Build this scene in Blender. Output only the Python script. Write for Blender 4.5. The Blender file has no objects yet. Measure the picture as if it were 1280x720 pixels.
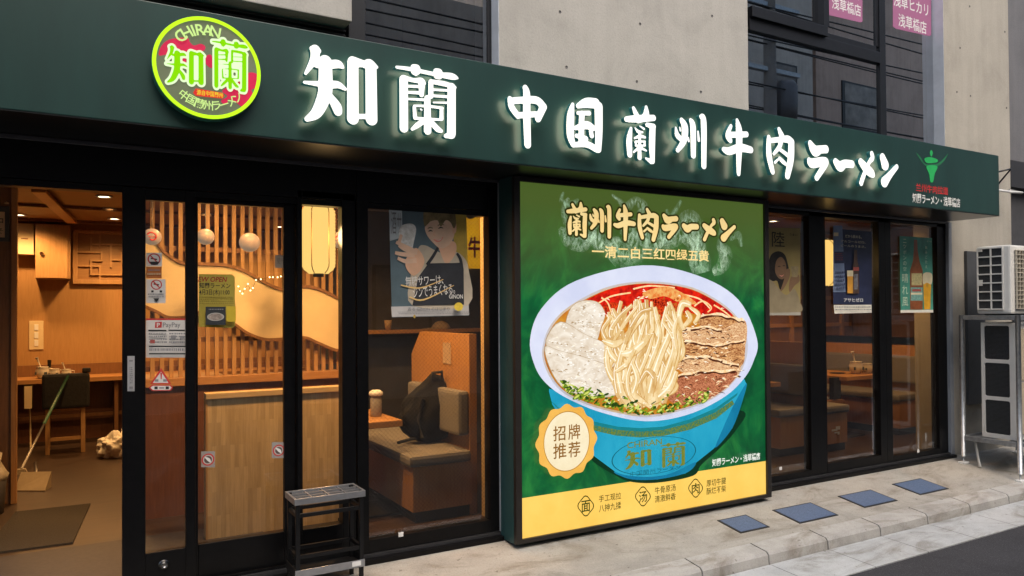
import bpy, bmesh, math, random
import numpy as np
from mathutils import Vector, Matrix
from mathutils.geometry import tessellate_polygon
random.seed(7)
SC = bpy.context.scene
COL = SC.collection

# ------------------------------------------------------------------ camera
FPX, YAW, PIT, ROL, CY = 942.0, 0.528006529, 0.0135062118, -0.00633679182, 375.08
CAM = np.array([0.0, -4.35, 1.5])
_F = np.array([math.sin(YAW)*math.cos(PIT), math.cos(YAW)*math.cos(PIT), math.sin(PIT)])
_R = np.array([math.cos(YAW), -math.sin(YAW), 0.0])
_U = np.cross(_R, _F)
_R2 = math.cos(ROL)*_R + math.sin(ROL)*_U
_U2 = -math.sin(ROL)*_R + math.cos(ROL)*_U
cd = bpy.data.cameras.new("camera")
cam = bpy.data.objects.new("camera", cd)
COL.objects.link(cam)
mw = Matrix.Identity(4)
for i in range(3):
    mw[i][0] = _R2[i]; mw[i][1] = _U2[i]; mw[i][2] = -_F[i]; mw[i][3] = CAM[i]
cam.matrix_world = mw
cd.sensor_fit = 'HORIZONTAL'; cd.sensor_width = 36.0
cd.lens = FPX/1280*36.0
cd.shift_y = (CY-360)/1280.0
cd.clip_start = 0.05; cd.clip_end = 500
SC.camera = cam

# ------------------------------------------------------------------ world, sun, exposure
EXPOSURE = 1.2
K = 2.0**-EXPOSURE                       # emission that shows at its own colour
SUN_DIR = Vector((-0.1, -0.85, 1.2)).normalized()
w = bpy.data.worlds.new("World"); SC.world = w; w.use_nodes = True
nt = w.node_tree; bg = nt.nodes['Background']
sky = nt.nodes.new('ShaderNodeTexSky'); sky.sky_type = 'NISHITA'; sky.sun_disc = False
sky.sun_elevation = math.asin(SUN_DIR.z); sky.sun_rotation = math.atan2(SUN_DIR.x, SUN_DIR.y)
sky.air_density = 1.3; sky.dust_density = 4.0; sky.ozone_density = 1.0
nt.links.new(sky.outputs[0], bg.inputs[0]); bg.inputs[1].default_value = 0.12
sl = bpy.data.lights.new("sun", 'SUN'); sl.energy = 0.75; sl.angle = math.radians(50); sl.color = (1.0, 0.93, 0.83)
so = bpy.data.objects.new("sun", sl); COL.objects.link(so)
so.rotation_euler = (-SUN_DIR).to_track_quat('-Z', 'Y').to_euler(); so.location = (4, -6, 12)
SC.view_settings.view_transform = 'Standard'; SC.view_settings.look = 'None'
SC.view_settings.exposure = EXPOSURE; SC.view_settings.gamma = 1.0
SC.view_settings.use_curve_mapping = False
SC.cycles.transparent_max_bounces = 24
SC.cycles.max_bounces = 8
SC.cycles.sample_clamp_indirect = 6.0
SC.cycles.caustics_reflective = False; SC.cycles.caustics_refractive = False

# ------------------------------------------------------------------ surveying: a photo pixel seen on a real plane
def ray(x, y): return _F + (x-640)/FPX*_R2 - (y-CY)/FPX*_U2
def at(x, y, Y):
    d = ray(x, y); return CAM + (Y-CAM[1])/d[1]*d
def atz(x, y, Z):
    d = ray(x, y); return CAM + (Z-CAM[2])/d[2]*d
def XZ(x, y, Y):
    p = at(x, y, Y); return (p[0], p[2])

# ------------------------------------------------------------------ colours and materials
def lin(c):
    r = []
    for v in c:
        v /= 255.0
        r.append(v/12.92 if v <= 0.04045 else ((v+0.055)/1.055)**2.4)
    return tuple(r)
_mats = {}
def _new(name):
    m = bpy.data.materials.new(name); m.use_nodes = True
    return m, m.node_tree, m.node_tree.nodes['Principled BSDF']
def _noise(nt, scale, stretch=(1, 1, 1), detail=6, rough=.6, dist=0):
    tc = nt.nodes.new('ShaderNodeTexCoord'); mp = nt.nodes.new('ShaderNodeMapping')
    mp.inputs['Scale'].default_value = stretch
    n = nt.nodes.new('ShaderNodeTexNoise'); n.inputs['Scale'].default_value = scale
    n.inputs['Detail'].default_value = detail; n.inputs['Roughness'].default_value = rough
    n.inputs['Distortion'].default_value = dist
    nt.links.new(tc.outputs['Object'], mp.inputs[0]); nt.links.new(mp.outputs[0], n.inputs['Vector'])
    return n
def _ramp(nt, src, stops):
    r = nt.nodes.new('ShaderNodeValToRGB'); e = r.color_ramp.elements
    while len(e) < len(stops): e.new(0.5)
    for i, (p, c) in enumerate(stops):
        e[i].position = p; e[i].color = (*c[:3], 1)
    nt.links.new(src, r.inputs[0]); return r
def _mix(nt, a, b, fac, mode='MIX'):
    m = nt.nodes.new('ShaderNodeMix'); m.data_type = 'RGBA'; m.blend_type = mode
    if isinstance(fac, (int, float)): m.inputs[0].default_value = fac
    else: nt.links.new(fac, m.inputs[0])
    for s, i in ((a, 6), (b, 7)):
        if isinstance(s, tuple): m.inputs[i].default_value = (*s[:3], 1)
        else: nt.links.new(s, m.inputs[i])
    return m.outputs[2]
def _bump(nt, b, src, strength, dist):
    n = nt.nodes.new('ShaderNodeBump'); n.inputs['Strength'].default_value = strength
    n.inputs['Distance'].default_value = dist
    nt.links.new(src, n.inputs['Height']); nt.links.new(n.outputs[0], b.inputs['Normal'])
def plain(name, c, rough=.6, metal=0., var=.12, scale=9., bump=0., spec=.4, stretch=(1, 1, 1)):
    if name in _mats: return _mats[name]
    if name.split('_')[0] in ('print', 'poster', 'flyer', 'lemon'):
        q_ = 1.5 if name in ('poster_mustard', 'print_skin2', 'print_hair2', 'print_blouse', 'print_glass2', 'poster_strip') else 3.4 if name in ('poster_slate', 'poster_ochre', 'print_skin', 'print_skin_dark', 'print_shirt', 'print_hair', 'print_lip', 'print_glass', 'poster_type', 'poster_gold', 'print_teeth') else 2.2
        q_ = min(q_, .85/max(c)); c = tuple(v*q_ for v in c)
    m, nt, b = _new(name)
    n = _noise(nt, scale, stretch)
    lo = tuple(v*(1-var) for v in c); hi = tuple(min(1, v*(1+var)) for v in c)
    r = _ramp(nt, n.outputs[0], [(.3, lo), (.7, hi)])
    nt.links.new(r.outputs[0], b.inputs['Base Color'])
    b.inputs['Roughness'].default_value = rough; b.inputs['Metallic'].default_value = metal
    b.inputs['Specular IOR Level'].default_value = spec
    if bump: _bump(nt, b, n.outputs[0], bump, .01)
    _mats[name] = m; return m
def wood(name, c1, c2, axis='Z', rough=.45, scale=7., blocks=False):
    if name in _mats: return _mats[name]
    m, nt, b = _new(name)
    st = {'Z': (9, 9, .7), 'X': (.7, 9, 9), 'Y': (9, .7, 9)}[axis]
    n = _noise(nt, scale, st, 5, .65, .6)
    r = _ramp(nt, n.outputs[0], [(.28, c1), (.5, tuple((a+d)/2 for a, d in zip(c1, c2))), (.72, c2)])
    out = r.outputs[0]
    if blocks:
        tc = nt.nodes.new('ShaderNodeTexCoord'); mp = nt.nodes.new('ShaderNodeMapping')
        mp.inputs['Rotation'].default_value = (math.radians(90), 0, math.radians(90))
        sp = nt.nodes.new('ShaderNodeSeparateXYZ'); cb = nt.nodes.new('ShaderNodeCombineXYZ')
        nt.links.new(tc.outputs['Object'], sp.inputs[0])
        nt.links.new(sp.outputs[2], cb.inputs[0]); nt.links.new(sp.outputs[0], cb.inputs[1])
        br = nt.nodes.new('ShaderNodeTexBrick')
        br.inputs['Color1'].default_value = (.8, .78, .74, 1); br.inputs['Color2'].default_value = (1.12, 1.12, 1.12, 1)
        br.inputs['Mortar'].default_value = (.75, .75, .75, 1); br.inputs['Scale'].default_value = 1.0
        br.inputs['Mortar Size'].default_value = .0008; br.inputs['Brick Width'].default_value = .3
        br.inputs['Row Height'].default_value = .028; br.inputs['Bias'].default_value = 0
        nt.links.new(cb.outputs[0], br.inputs['Vector'])
        out = _mix(nt, out, br.outputs[0], .8, 'MULTIPLY')
    nt.links.new(out, b.inputs['Base Color'])
    b.inputs['Roughness'].default_value = rough
    _bump(nt, b, n.outputs[0], .12, .004)
    _mats[name] = m; return m
def concrete(name, c, streak=.5, rough=.85, sc=1.0, pits=.5, dirty=False):
    if name in _mats: return _mats[name]
    m, nt, b = _new(name)
    n1 = _noise(nt, 1.6*sc, (1, 1, 1), 8, .65, .4)
    n2 = _noise(nt, 3.5*sc, (2.4, 2.4, .22), 6, .6, .3)
    n3 = _noise(nt, 70*sc, (1, 1, 1), 4, .7)
    lo = tuple(v*.82 for v in c); hi = tuple(min(1, v*1.12) for v in c)
    r1 = _ramp(nt, n1.outputs[0], [(.3, lo), (.5, c), (.72, hi)])
    r2 = _ramp(nt, n2.outputs[0], [(.32, (.7, .69, .67)), (.62, (1.05, 1.05, 1.04))])
    r3 = _ramp(nt, n3.outputs[0], [(.3, (.78, .77, .76)), (.5, (1, 1, 1)), (.75, (1.12, 1.12, 1.1))])
    o = _mix(nt, r1.outputs[0], r2.outputs[0], streak, 'MULTIPLY')
    o = _mix(nt, o, r3.outputs[0], pits, 'MULTIPLY')
    if dirty:
        n5 = _noise(nt, 2.3, (.6, 1.4, 1), 9, .7, 1.2); r5 = _ramp(nt, n5.outputs[0], [(.34, (.62, .58, .52)), (.5, (1, 1, 1)), (.68, (1.12, 1.13, 1.14))]); o = _mix(nt, o, r5.outputs[0], .9, 'MULTIPLY')
        n6 = _noise(nt, 28, (1, 1, 1), 3, .5); r6 = _ramp(nt, n6.outputs[0], [(.26, (.45, .42, .38)), (.33, (1, 1, 1))]); o = _mix(nt, o, r6.outputs[0], .8, 'MULTIPLY')
    nt.links.new(o, b.inputs['Base Color'])
    b.inputs['Roughness'].default_value = rough; b.inputs['Specular IOR Level'].default_value = .25
    if name == 'asphalt':
        n4 = _noise(nt, 210, (1, 1, 1), 2, .5)
        r4 = _ramp(nt, n4.outputs[0], [(.58, (1, 1, 1)), (.72, (3.2, 3.1, 3.0))]); o = _mix(nt, o, r4.outputs[0], .8, 'MULTIPLY'); nt.links.new(o, b.inputs['Base Color'])
    _bump(nt, b, n3.outputs[0], .35, .006)
    _mats[name] = m; return m
def emit(name, c, s):
    if name in _mats: return _mats[name]
    m = bpy.data.materials.new(name); m.use_nodes = True; nt = m.node_tree
    nt.nodes.remove(nt.nodes['Principled BSDF'])
    e = nt.nodes.new('ShaderNodeEmission'); e.inputs[0].default_value = (*c, 1); e.inputs[1].default_value = s
    nt.links.new(e.outputs[0], nt.nodes['Material Output'].inputs[0])
    _mats[name] = m; return m
def lit(name, c1, c2=None, e=.8, scale=20., stretch=(1, 1, 1), stops=(.35, .65), detail=6, dist=0., rough=.35):
    """print on a backlit film: it reflects and gives off its own colour"""
    if name in _mats: return _mats[name]
    m, nt, b = _new(name)
    if c2 is None: c2 = tuple(v*.9 for v in c1)
    n = _noise(nt, scale, stretch, detail, .6, dist)
    r = _ramp(nt, n.outputs[0], [(stops[0], c1), (stops[1], c2)])
    nt.links.new(_mix(nt, r.outputs[0], (.3, .3, .3), 1.0, 'MULTIPLY'), b.inputs['Base Color']); nt.links.new(r.outputs[0], b.inputs['Emission Color'])
    b.inputs['Emission Strength'].default_value = e*K; b.inputs['Roughness'].default_value = rough
    b.inputs['Specular IOR Level'].default_value = .3
    _mats[name] = m; return m
def smoke(name, c, dens, e=.7):
    if name in _mats: return _mats[name]
    m, nt, b = _new(name)
    n = _noise(nt, 16, (1.2, 1, .6), 6, .6, 2.5)
    r = _ramp(nt, n.outputs[0], [(.38, (0, 0, 0)), (.75, (dens, dens, dens))])
    b.inputs['Base Color'].default_value = (*c, 1); b.inputs['Emission Color'].default_value = (*c, 1)
    b.inputs['Emission Strength'].default_value = e*K
    nt.links.new(r.outputs[0], b.inputs['Alpha'])
    _mats[name] = m; return m
def glass(name, tint=(.93, .95, .94), ior=1.5, wire=False, boost=1.0):
    if name in _mats: return _mats[name]
    m = bpy.data.materials.new(name); m.use_nodes = True; nt = m.node_tree
    nt.nodes.remove(nt.nodes['Principled BSDF'])
    t = nt.nodes.new('ShaderNodeBsdfTransparent'); t.inputs[0].default_value = (*tint, 1)
    g = nt.nodes.new('ShaderNodeBsdfGlossy'); g.inputs['Roughness'].default_value = .004
    g.inputs[0].default_value = (.95, .97, 1, 1)
    f = nt.nodes.new('ShaderNodeFresnel'); f.inputs[0].default_value = ior
    mx = nt.nodes.new('ShaderNodeMixShader')
    mm = nt.nodes.new('ShaderNodeMath'); mm.operation = 'MULTIPLY'; mm.inputs[1].default_value = boost; mm.use_clamp = True
    nt.links.new(f.outputs[0], mm.inputs[0]); nt.links.new(mm.outputs[0], mx.inputs[0])
    nt.links.new(t.outputs[0], mx.inputs[1]); nt.links.new(g.outputs[0], mx.inputs[2])
    out = mx.outputs[0]
    if 'upper' not in name:                # thin film of dust and smears
        nz_ = _noise(nt, 3.0, (1.0, 1, 1.6), 7, .65, 1.5); rz_ = _ramp(nt, nz_.outputs[0], [(.42, (0, 0, 0)), (.75, (.022, .022, .022))])
        dz_ = nt.nodes.new('ShaderNodeBsdfDiffuse'); dz_.inputs[0].default_value = (.6, .6, .58, 1)
        mz_ = nt.nodes.new('ShaderNodeMixShader'); nt.links.new(rz_.outputs[0], mz_.inputs[0]); nt.links.new(out, mz_.inputs[1]); nt.links.new(dz_.outputs[0], mz_.inputs[2]); out = mz_.outputs[0]
    if wire:
        tc = nt.nodes.new('ShaderNodeTexCoord'); sp = nt.nodes.new('ShaderNodeSeparateXYZ')
        nt.links.new(tc.outputs['Object'], sp.inputs[0])
        prev = None
        for sgn in (1, -1):
            a = nt.nodes.new('ShaderNodeMath'); a.operation = 'MULTIPLY_ADD'
            nt.links.new(sp.outputs[2], a.inputs[0]); a.inputs[1].default_value = sgn
            nt.links.new(sp.outputs[0], a.inputs[2])
            q = nt.nodes.new('ShaderNodeMath'); q.operation = 'PINGPONG'; q.inputs[1].default_value = .0135
            nt.links.new(a.outputs[0], q.inputs[0])
            l = nt.nodes.new('ShaderNodeMath'); l.operation = 'LESS_THAN'; l.inputs[1].default_value = .0006
            nt.links.new(q.outputs[0], l.inputs[0])
            if prev is None: prev = l
            else:
                mxx = nt.nodes.new('ShaderNodeMath'); mxx.operation = 'MAXIMUM'
                nt.links.new(prev.outputs[0], mxx.inputs[0]); nt.links.new(l.outputs[0], mxx.inputs[1]); prev = mxx
        d = nt.nodes.new('ShaderNodeBsdfDiffuse'); d.inputs[0].default_value = (.07, .065, .06, 1)
        m2 = nt.nodes.new('ShaderNodeMixShader'); nt.links.new(prev.outputs[0], m2.inputs[0])
        nt.links.new(out, m2.inputs[1]); nt.links.new(d.outputs[0], m2.inputs[2]); out = m2.outputs[0]
    nt.links.new(out, nt.nodes['Material Output'].inputs[0])
    _mats[name] = m; return m

BLACK = plain('black_aluminium', (.0035, .0035, .004), .33, 0, .3, 30, spec=.22)
DARKFRAME = plain('dark_window_frame', (.008, .009, .012), .4, 0, .2, 20)
CONC = concrete('board_marked_concrete', (.43, .415, .38), .2)
CONC_W = concrete('warm_concrete', (.42, .39, .335), .25)
APRON = concrete('apron_concrete', (.335, .318, .285), .0, .9, 1.6, .9, True)
KERB = concrete('kerb_stone', (.40, .385, .36), .2, .88, 2.2, .9, True)
ASPH = concrete('asphalt', (.042, .042, .046), 0, .92, 1.6, 1.0)
GREEN = plain('fascia_green', (.0125, .043, .038), .36, 0, .16, 2.0, spec=.4, stretch=(2.5, 1, .5))
TEAL = lit('letter_return_teal', lin((70, 150, 150)), None, .16, 8)  # teal returns, with a faint glow added to spread the letter bloom
GALV = plain('galvanised_steel', (.36, .38, .40), .42, .75, .2, 25)
ACW = plain('ac_white', (.68, .67, .63), .5, 0, .06, 6)
ACD = plain('ac_dark', (.03, .033, .036), .6, 0, .3, 60)
WOOD_O = wood('orange_wood', (.33, .155, .05), (.46, .235, .085))
WOOD_OX = wood('orange_wood_flat', (.33, .155, .05), (.46, .235, .085), 'X')
WOOD_D = wood('brown_wood', (.16, .075, .03), (.25, .12, .05))
WOOD_B = wood('block_wood', (.50, .36, .18), (.66, .49, .27), blocks=True)
WOOD_L = wood('pale_wood', (.45, .31, .15), (.60, .44, .24), 'X')
WOOD_S = wood('slat_wood', (.36, .20, .075), (.48, .28, .12))
CREAM = plain('cream_board', (.66, .53, .32), .7, 0, .06, 5)
PAPER = plain('paper', (.72, .72, .70), .7, 0, .04, 5)
FABRIC = plain('grey_fabric', (.19, .175, .16), .95, 0, .15, 60, .2)
DARKCLOTH = plain('black_cloth', (.012, .012, .013), .8, 0, .4, 30, .4)
CHROME = plain('chrome', (.6, .6, .6), .2, 1, .05, 9)
PORCELAIN = plain('porcelain', (.62, .57, .48), .3, 0, .05, 12)
INK = plain('printed_black', (.02, .02, .02), .6, 0, .1, 9)
RED = plain('printed_red', (.52, .03, .03), .6, 0, .1, 9)
GLASS = glass('clear_glass', (.90, .92, .91), 1.5, False, 1.7)
GLASSW = glass('wired_glass', (.88, .90, .89), 1.5, True, 1.6)
GLASSU = glass('upper_glass', (.6, .6, .6), 1.6, False, 5.5)

# ------------------------------------------------------------------ objects
def base_of(p):
    v = Vector((0, 0, 0))
    while p is not None: v += p.location; p = p.parent
    return v
def tag(o, label=None, cat=None, group=None, kind=None):
    if label: o['label'] = label
    if cat: o['category'] = cat
    if group: o['group'] = group
    if kind: o['kind'] = kind
    return o
def thing(name, label, cat, loc=(0, 0, 0), group=None):
    o = bpy.data.objects.new(name, None); COL.objects.link(o); o.location = loc
    o.empty_display_size = .1
    return tag(o, label, cat, group)
def copy_tree(o, shift=(0, 0, 0), parent=None):
    c = o.copy(); COL.objects.link(c)
    if parent is None: c.location = o.location + Vector(shift)
    else: c.parent = parent
    for ch in list(o.children): copy_tree(ch, (0, 0, 0), c)
    return c
class MB:
    def __init__(s): s.v = []; s.f = []; s.m = []; s.mats = []; s.sm = []
    def mi(s, mat):
        if mat not in s.mats: s.mats.append(mat)
        return s.mats.index(mat)
    def add(s, vs, fs, mat, smooth=False):
        b = len(s.v); s.v += [tuple(float(c) for c in q) for q in vs]; i = s.mi(mat)
        for f in fs: s.f.append([b+k for k in f]); s.m.append(i); s.sm.append(smooth)
        return s
    def box(s, x0, x1, y0, y1, z0, z1, mat, bev=0.):
        x0, x1 = min(x0, x1), max(x0, x1); y0, y1 = min(y0, y1), max(y0, y1); z0, z1 = min(z0, z1), max(z0, z1)
        if bev:
            bm = bmesh.new(); bmesh.ops.create_cube(bm, size=1)
            for q in bm.verts:
                q.co = Vector((x0+(q.co.x+.5)*(x1-x0), y0+(q.co.y+.5)*(y1-y0), z0+(q.co.z+.5)*(z1-z0)))
            bev = min(bev, .45*min(x1-x0, y1-y0, z1-z0))
            bmesh.ops.bevel(bm, geom=list(bm.edges), offset=bev, segments=2, profile=.6, affect='EDGES')
            bm.verts.index_update()
            s.add([q.co for q in bm.verts], [[q.index for q in f.verts] for f in bm.faces], mat); bm.free(); return s
        vs = [(x, y, z) for z in (z0, z1) for y in (y0, y1) for x in (x0, x1)]
        return s.add(vs, [(0, 2, 3, 1), (4, 5, 7, 6), (0, 1, 5, 4), (2, 6, 7, 3), (0, 4, 6, 2), (1, 3, 7, 5)], mat)
    def hexa(s, vs, mat):
        return s.add(vs, [(0, 2, 3, 1), (4, 5, 7, 6), (0, 1, 5, 4), (2, 6, 7, 3), (0, 4, 6, 2), (1, 3, 7, 5)], mat)
    def quad(s, a, b, c, d, mat): return s.add([a, b, c, d], [(0, 1, 2, 3)], mat)
    def tube(s, path, r, mat, n=10, cap=True):
        P = [Vector(p) for p in path]; R = [float(q) for q in (r if isinstance(r, (list, tuple)) else [r]*len(P))]
        vs = []; fs = []
        for i, p in enumerate(P):
            t = (P[min(i+1, len(P)-1)] - P[max(i-1, 0)]).normalized()
            a = t.cross(Vector((0, 0, 1)))
            if a.length < .05: a = t.cross(Vector((1, 0, 0)))
            a.normalize(); b = t.cross(a)
            for k in range(n):
                q = 2*math.pi*k/n; vs.append(p + R[i]*(math.cos(q)*a + math.sin(q)*b))
        for i in range(len(P)-1):
            for k in range(n):
                k2 = (k+1) % n; fs.append((i*n+k, i*n+k2, (i+1)*n+k2, (i+1)*n+k))
        if cap:
            fs.append(tuple(range(n))); fs.append(tuple((len(P)-1)*n+k for k in reversed(range(n))))
        return s.add(vs, fs, mat, True)
    def lathe(s, prof, c, mat, n=24, smooth=True):
        vs = []; fs = []
        for (r, z) in prof:
            for k in range(n):
                q = 2*math.pi*k/n; vs.append((c[0]+r*math.cos(q), c[1]+r*math.sin(q), c[2]+z))
        for i in range(len(prof)-1):
            for k in range(n):
                k2 = (k+1) % n; fs.append((i*n+k, i*n+k2, (i+1)*n+k2, (i+1)*n+k))
        if prof[0][0] > 1e-4: fs.append(tuple(reversed(range(n))))
        if prof[-1][0] > 1e-4: fs.append(tuple((len(prof)-1)*n+k for k in range(n)))
        return s.add(vs, fs, mat, smooth)
    def build(s, name, parent=None, label=None, cat=None, group=None, kind=None, origin=None):
        me = bpy.data.meshes.new(name)
        if parent is not None: org = base_of(parent)
        elif origin is not None: org = Vector(origin)
        else:
            a = np.array(s.v); org = Vector(((a[:, 0].min()+a[:, 0].max())/2, (a[:, 1].min()+a[:, 1].max())/2, a[:, 2].min()))
            if kind == 'structure': org = Vector((0, 0, 0))
        me.from_pydata([Vector(q)-org for q in s.v], [], s.f)
        for m in s.mats: me.materials.append(m)
        for p, i, sm in zip(me.polygons, s.m, s.sm): p.material_index = i; p.use_smooth = sm
        me.update()
        o = bpy.data.objects.new(name, me); COL.objects.link(o)
        if parent is not None: o.parent = parent
        else: o.location = org
        return tag(o, label, cat, group, kind)
def B(name, parent, x0, x1, y0, y1, z0, z1, mat, bev=0., **kw):
    return MB().box(x0, x1, y0, y1, z0, z1, mat, bev).build(name, parent, **kw)

# ------------------------------------------------------------------ drawn shapes: strokes, outlines, fonts
def crom(pts, closed=False, n=8):
    P = [np.array(p, float) for p in pts]; out = []
    N = len(P)
    for i in range(N if closed else N-1):
        if closed: a, b, c, d = P[(i-1) % N], P[i], P[(i+1) % N], P[(i+2) % N]
        else: a, b, c, d = P[max(i-1, 0)], P[i], P[i+1], P[min(i+2, N-1)]
        for k in range(n):
            t = k/n
            out.append(.5*((2*b)+(c-a)*t+(2*a-5*b+4*c-d)*t*t+(3*b-a-3*c+d)*t**3))
    if not closed: out.append(P[-1])
    return out
def sdf_field(strokes, res, level=0.):
    """distance field of tapered brush strokes; each stroke is an array of (x, z, r)"""
    A_ = np.concatenate(strokes); pad = max(level, 0)+3*res
    x0, z0 = (A_[:, 0]-A_[:, 2]).min()-pad, (A_[:, 1]-A_[:, 2]).min()-pad
    x1, z1 = (A_[:, 0]+A_[:, 2]).max()+pad, (A_[:, 1]+A_[:, 2]).max()+pad
    nx, nz = int((x1-x0)/res)+2, int((z1-z0)/res)+2
    gx, gz_ = np.meshgrid(x0+res*np.arange(nx), z0+res*np.arange(nz), indexing='ij')
    D = np.full(gx.shape, 1e9)
    for S in strokes:
        for p, q in zip(S[:-1], S[1:]):
            d = q[:2]-p[:2]; L = max(float(d@d), 1e-12)
            t = np.clip(((gx-p[0])*d[0]+(gz_-p[1])*d[1])/L, 0, 1)
            D = np.minimum(D, np.hypot(gx-p[0]-t*d[0], gz_-p[1]-t*d[1])-(p[2]+t*(q[2]-p[2])))
    D = D-level
    for _ in range(2):
        E_ = D.copy(); E_[1:-1, 1:-1] = (D[:-2, 1:-1]+D[2:, 1:-1]+D[1:-1, :-2]+D[1:-1, 2:]+D[1:-1, 1:-1]*2)/6; D = E_
    D[D == 0] = 1e-9
    return gx, gz_, D
def contour(gx, gz_, D):
    """marching squares: filled cells (runs merged) and outline loops"""
    S = D < 0; pts = []; idx = {}; faces = []; nxt = {}
    nx, nz = D.shape
    def vid(key):
        if key in idx: return idx[key]
        k, i, j = key
        if k == 2: p = (gx[i, j], gz_[i, j])
        else:
            i2, j2 = (i+1, j) if k == 0 else (i, j+1)
            t = D[i, j]/(D[i, j]-D[i2, j2])
            p = (gx[i, j]+t*(gx[i2, j2]-gx[i, j]), gz_[i, j]+t*(gz_[i2, j2]-gz_[i, j]))
        idx[key] = len(pts); pts.append(p); return idx[key]
    for j in range(nz-1):
        run = None
        for i in range(nx):
            full = i < nx-1 and S[i, j] and S[i+1, j] and S[i+1, j+1] and S[i, j+1]
            if full:
                if run is None: run = i
                continue
            if run is not None:
                faces.append((vid((2, run, j)), vid((2, i, j)), vid((2, i, j+1)), vid((2, run, j+1)))); run = None
            if i == nx-1: break
            cor = ((i, j), (i+1, j), (i+1, j+1), (i, j+1)); edg = ((0, i, j), (1, i+1, j), (0, i, j+1), (1, i, j))
            c = [S[q] for q in cor]
            if not any(c): continue
            poly = []
            for k in range(4):
                if c[k]: poly.append(vid((2, *cor[k])))
                if c[k] != c[(k+1) % 4]: poly.append(vid(edg[k]))
            if len(poly) > 2: faces.append(tuple(poly))
            for k in range(4):
                if not c[k] and c[(k+1) % 4]:
                    q = k
                    for st in range(1, 5):
                        q = (k+st) % 4
                        if c[q] and not c[(q+1) % 4]: break
                    nxt[vid(edg[k])] = vid(edg[q])
    loops = []; seen = set()
    for s0 in list(nxt):
        if s0 in seen: continue
        L = []; p = s0
        while p in nxt and p not in seen: seen.add(p); L.append(pts[p]); p = nxt[p]
        if len(L) > 4: loops.append(L)
    return pts, faces, loops
def fill(loops):
    tri = tessellate_polygon([[Vector((p[0], p[1], 0)) for p in L] for L in loops])
    return [p for L in loops for p in L], tri
_txt = {}
def text_mesh(s, bold=0., gap=1.0, line=1.0, shear=0.):
    key = (s, bold, gap, line, shear)
    if key in _txt: return _txt[key]
    cu = bpy.data.curves.new('t', 'FONT'); cu.body = s; cu.size = 1; cu.fill_mode = 'FRONT'
    cu.resolution_u = 3; cu.offset = bold; cu.space_character = gap; cu.space_line = line; cu.shear = shear
    o = bpy.data.objects.new('t', cu); COL.objects.link(o)
    dg = bpy.context.evaluated_depsgraph_get(); dg.update()
    me = bpy.data.meshes.new_from_object(o.evaluated_get(dg))
    v = [(q.co.x, q.co.y) for q in me.vertices]; f = [tuple(p.vertices) for p in me.polygons]
    bpy.data.objects.remove(o); bpy.data.curves.remove(cu); bpy.data.meshes.remove(me)
    _txt[key] = (v, f); return v, f
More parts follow.
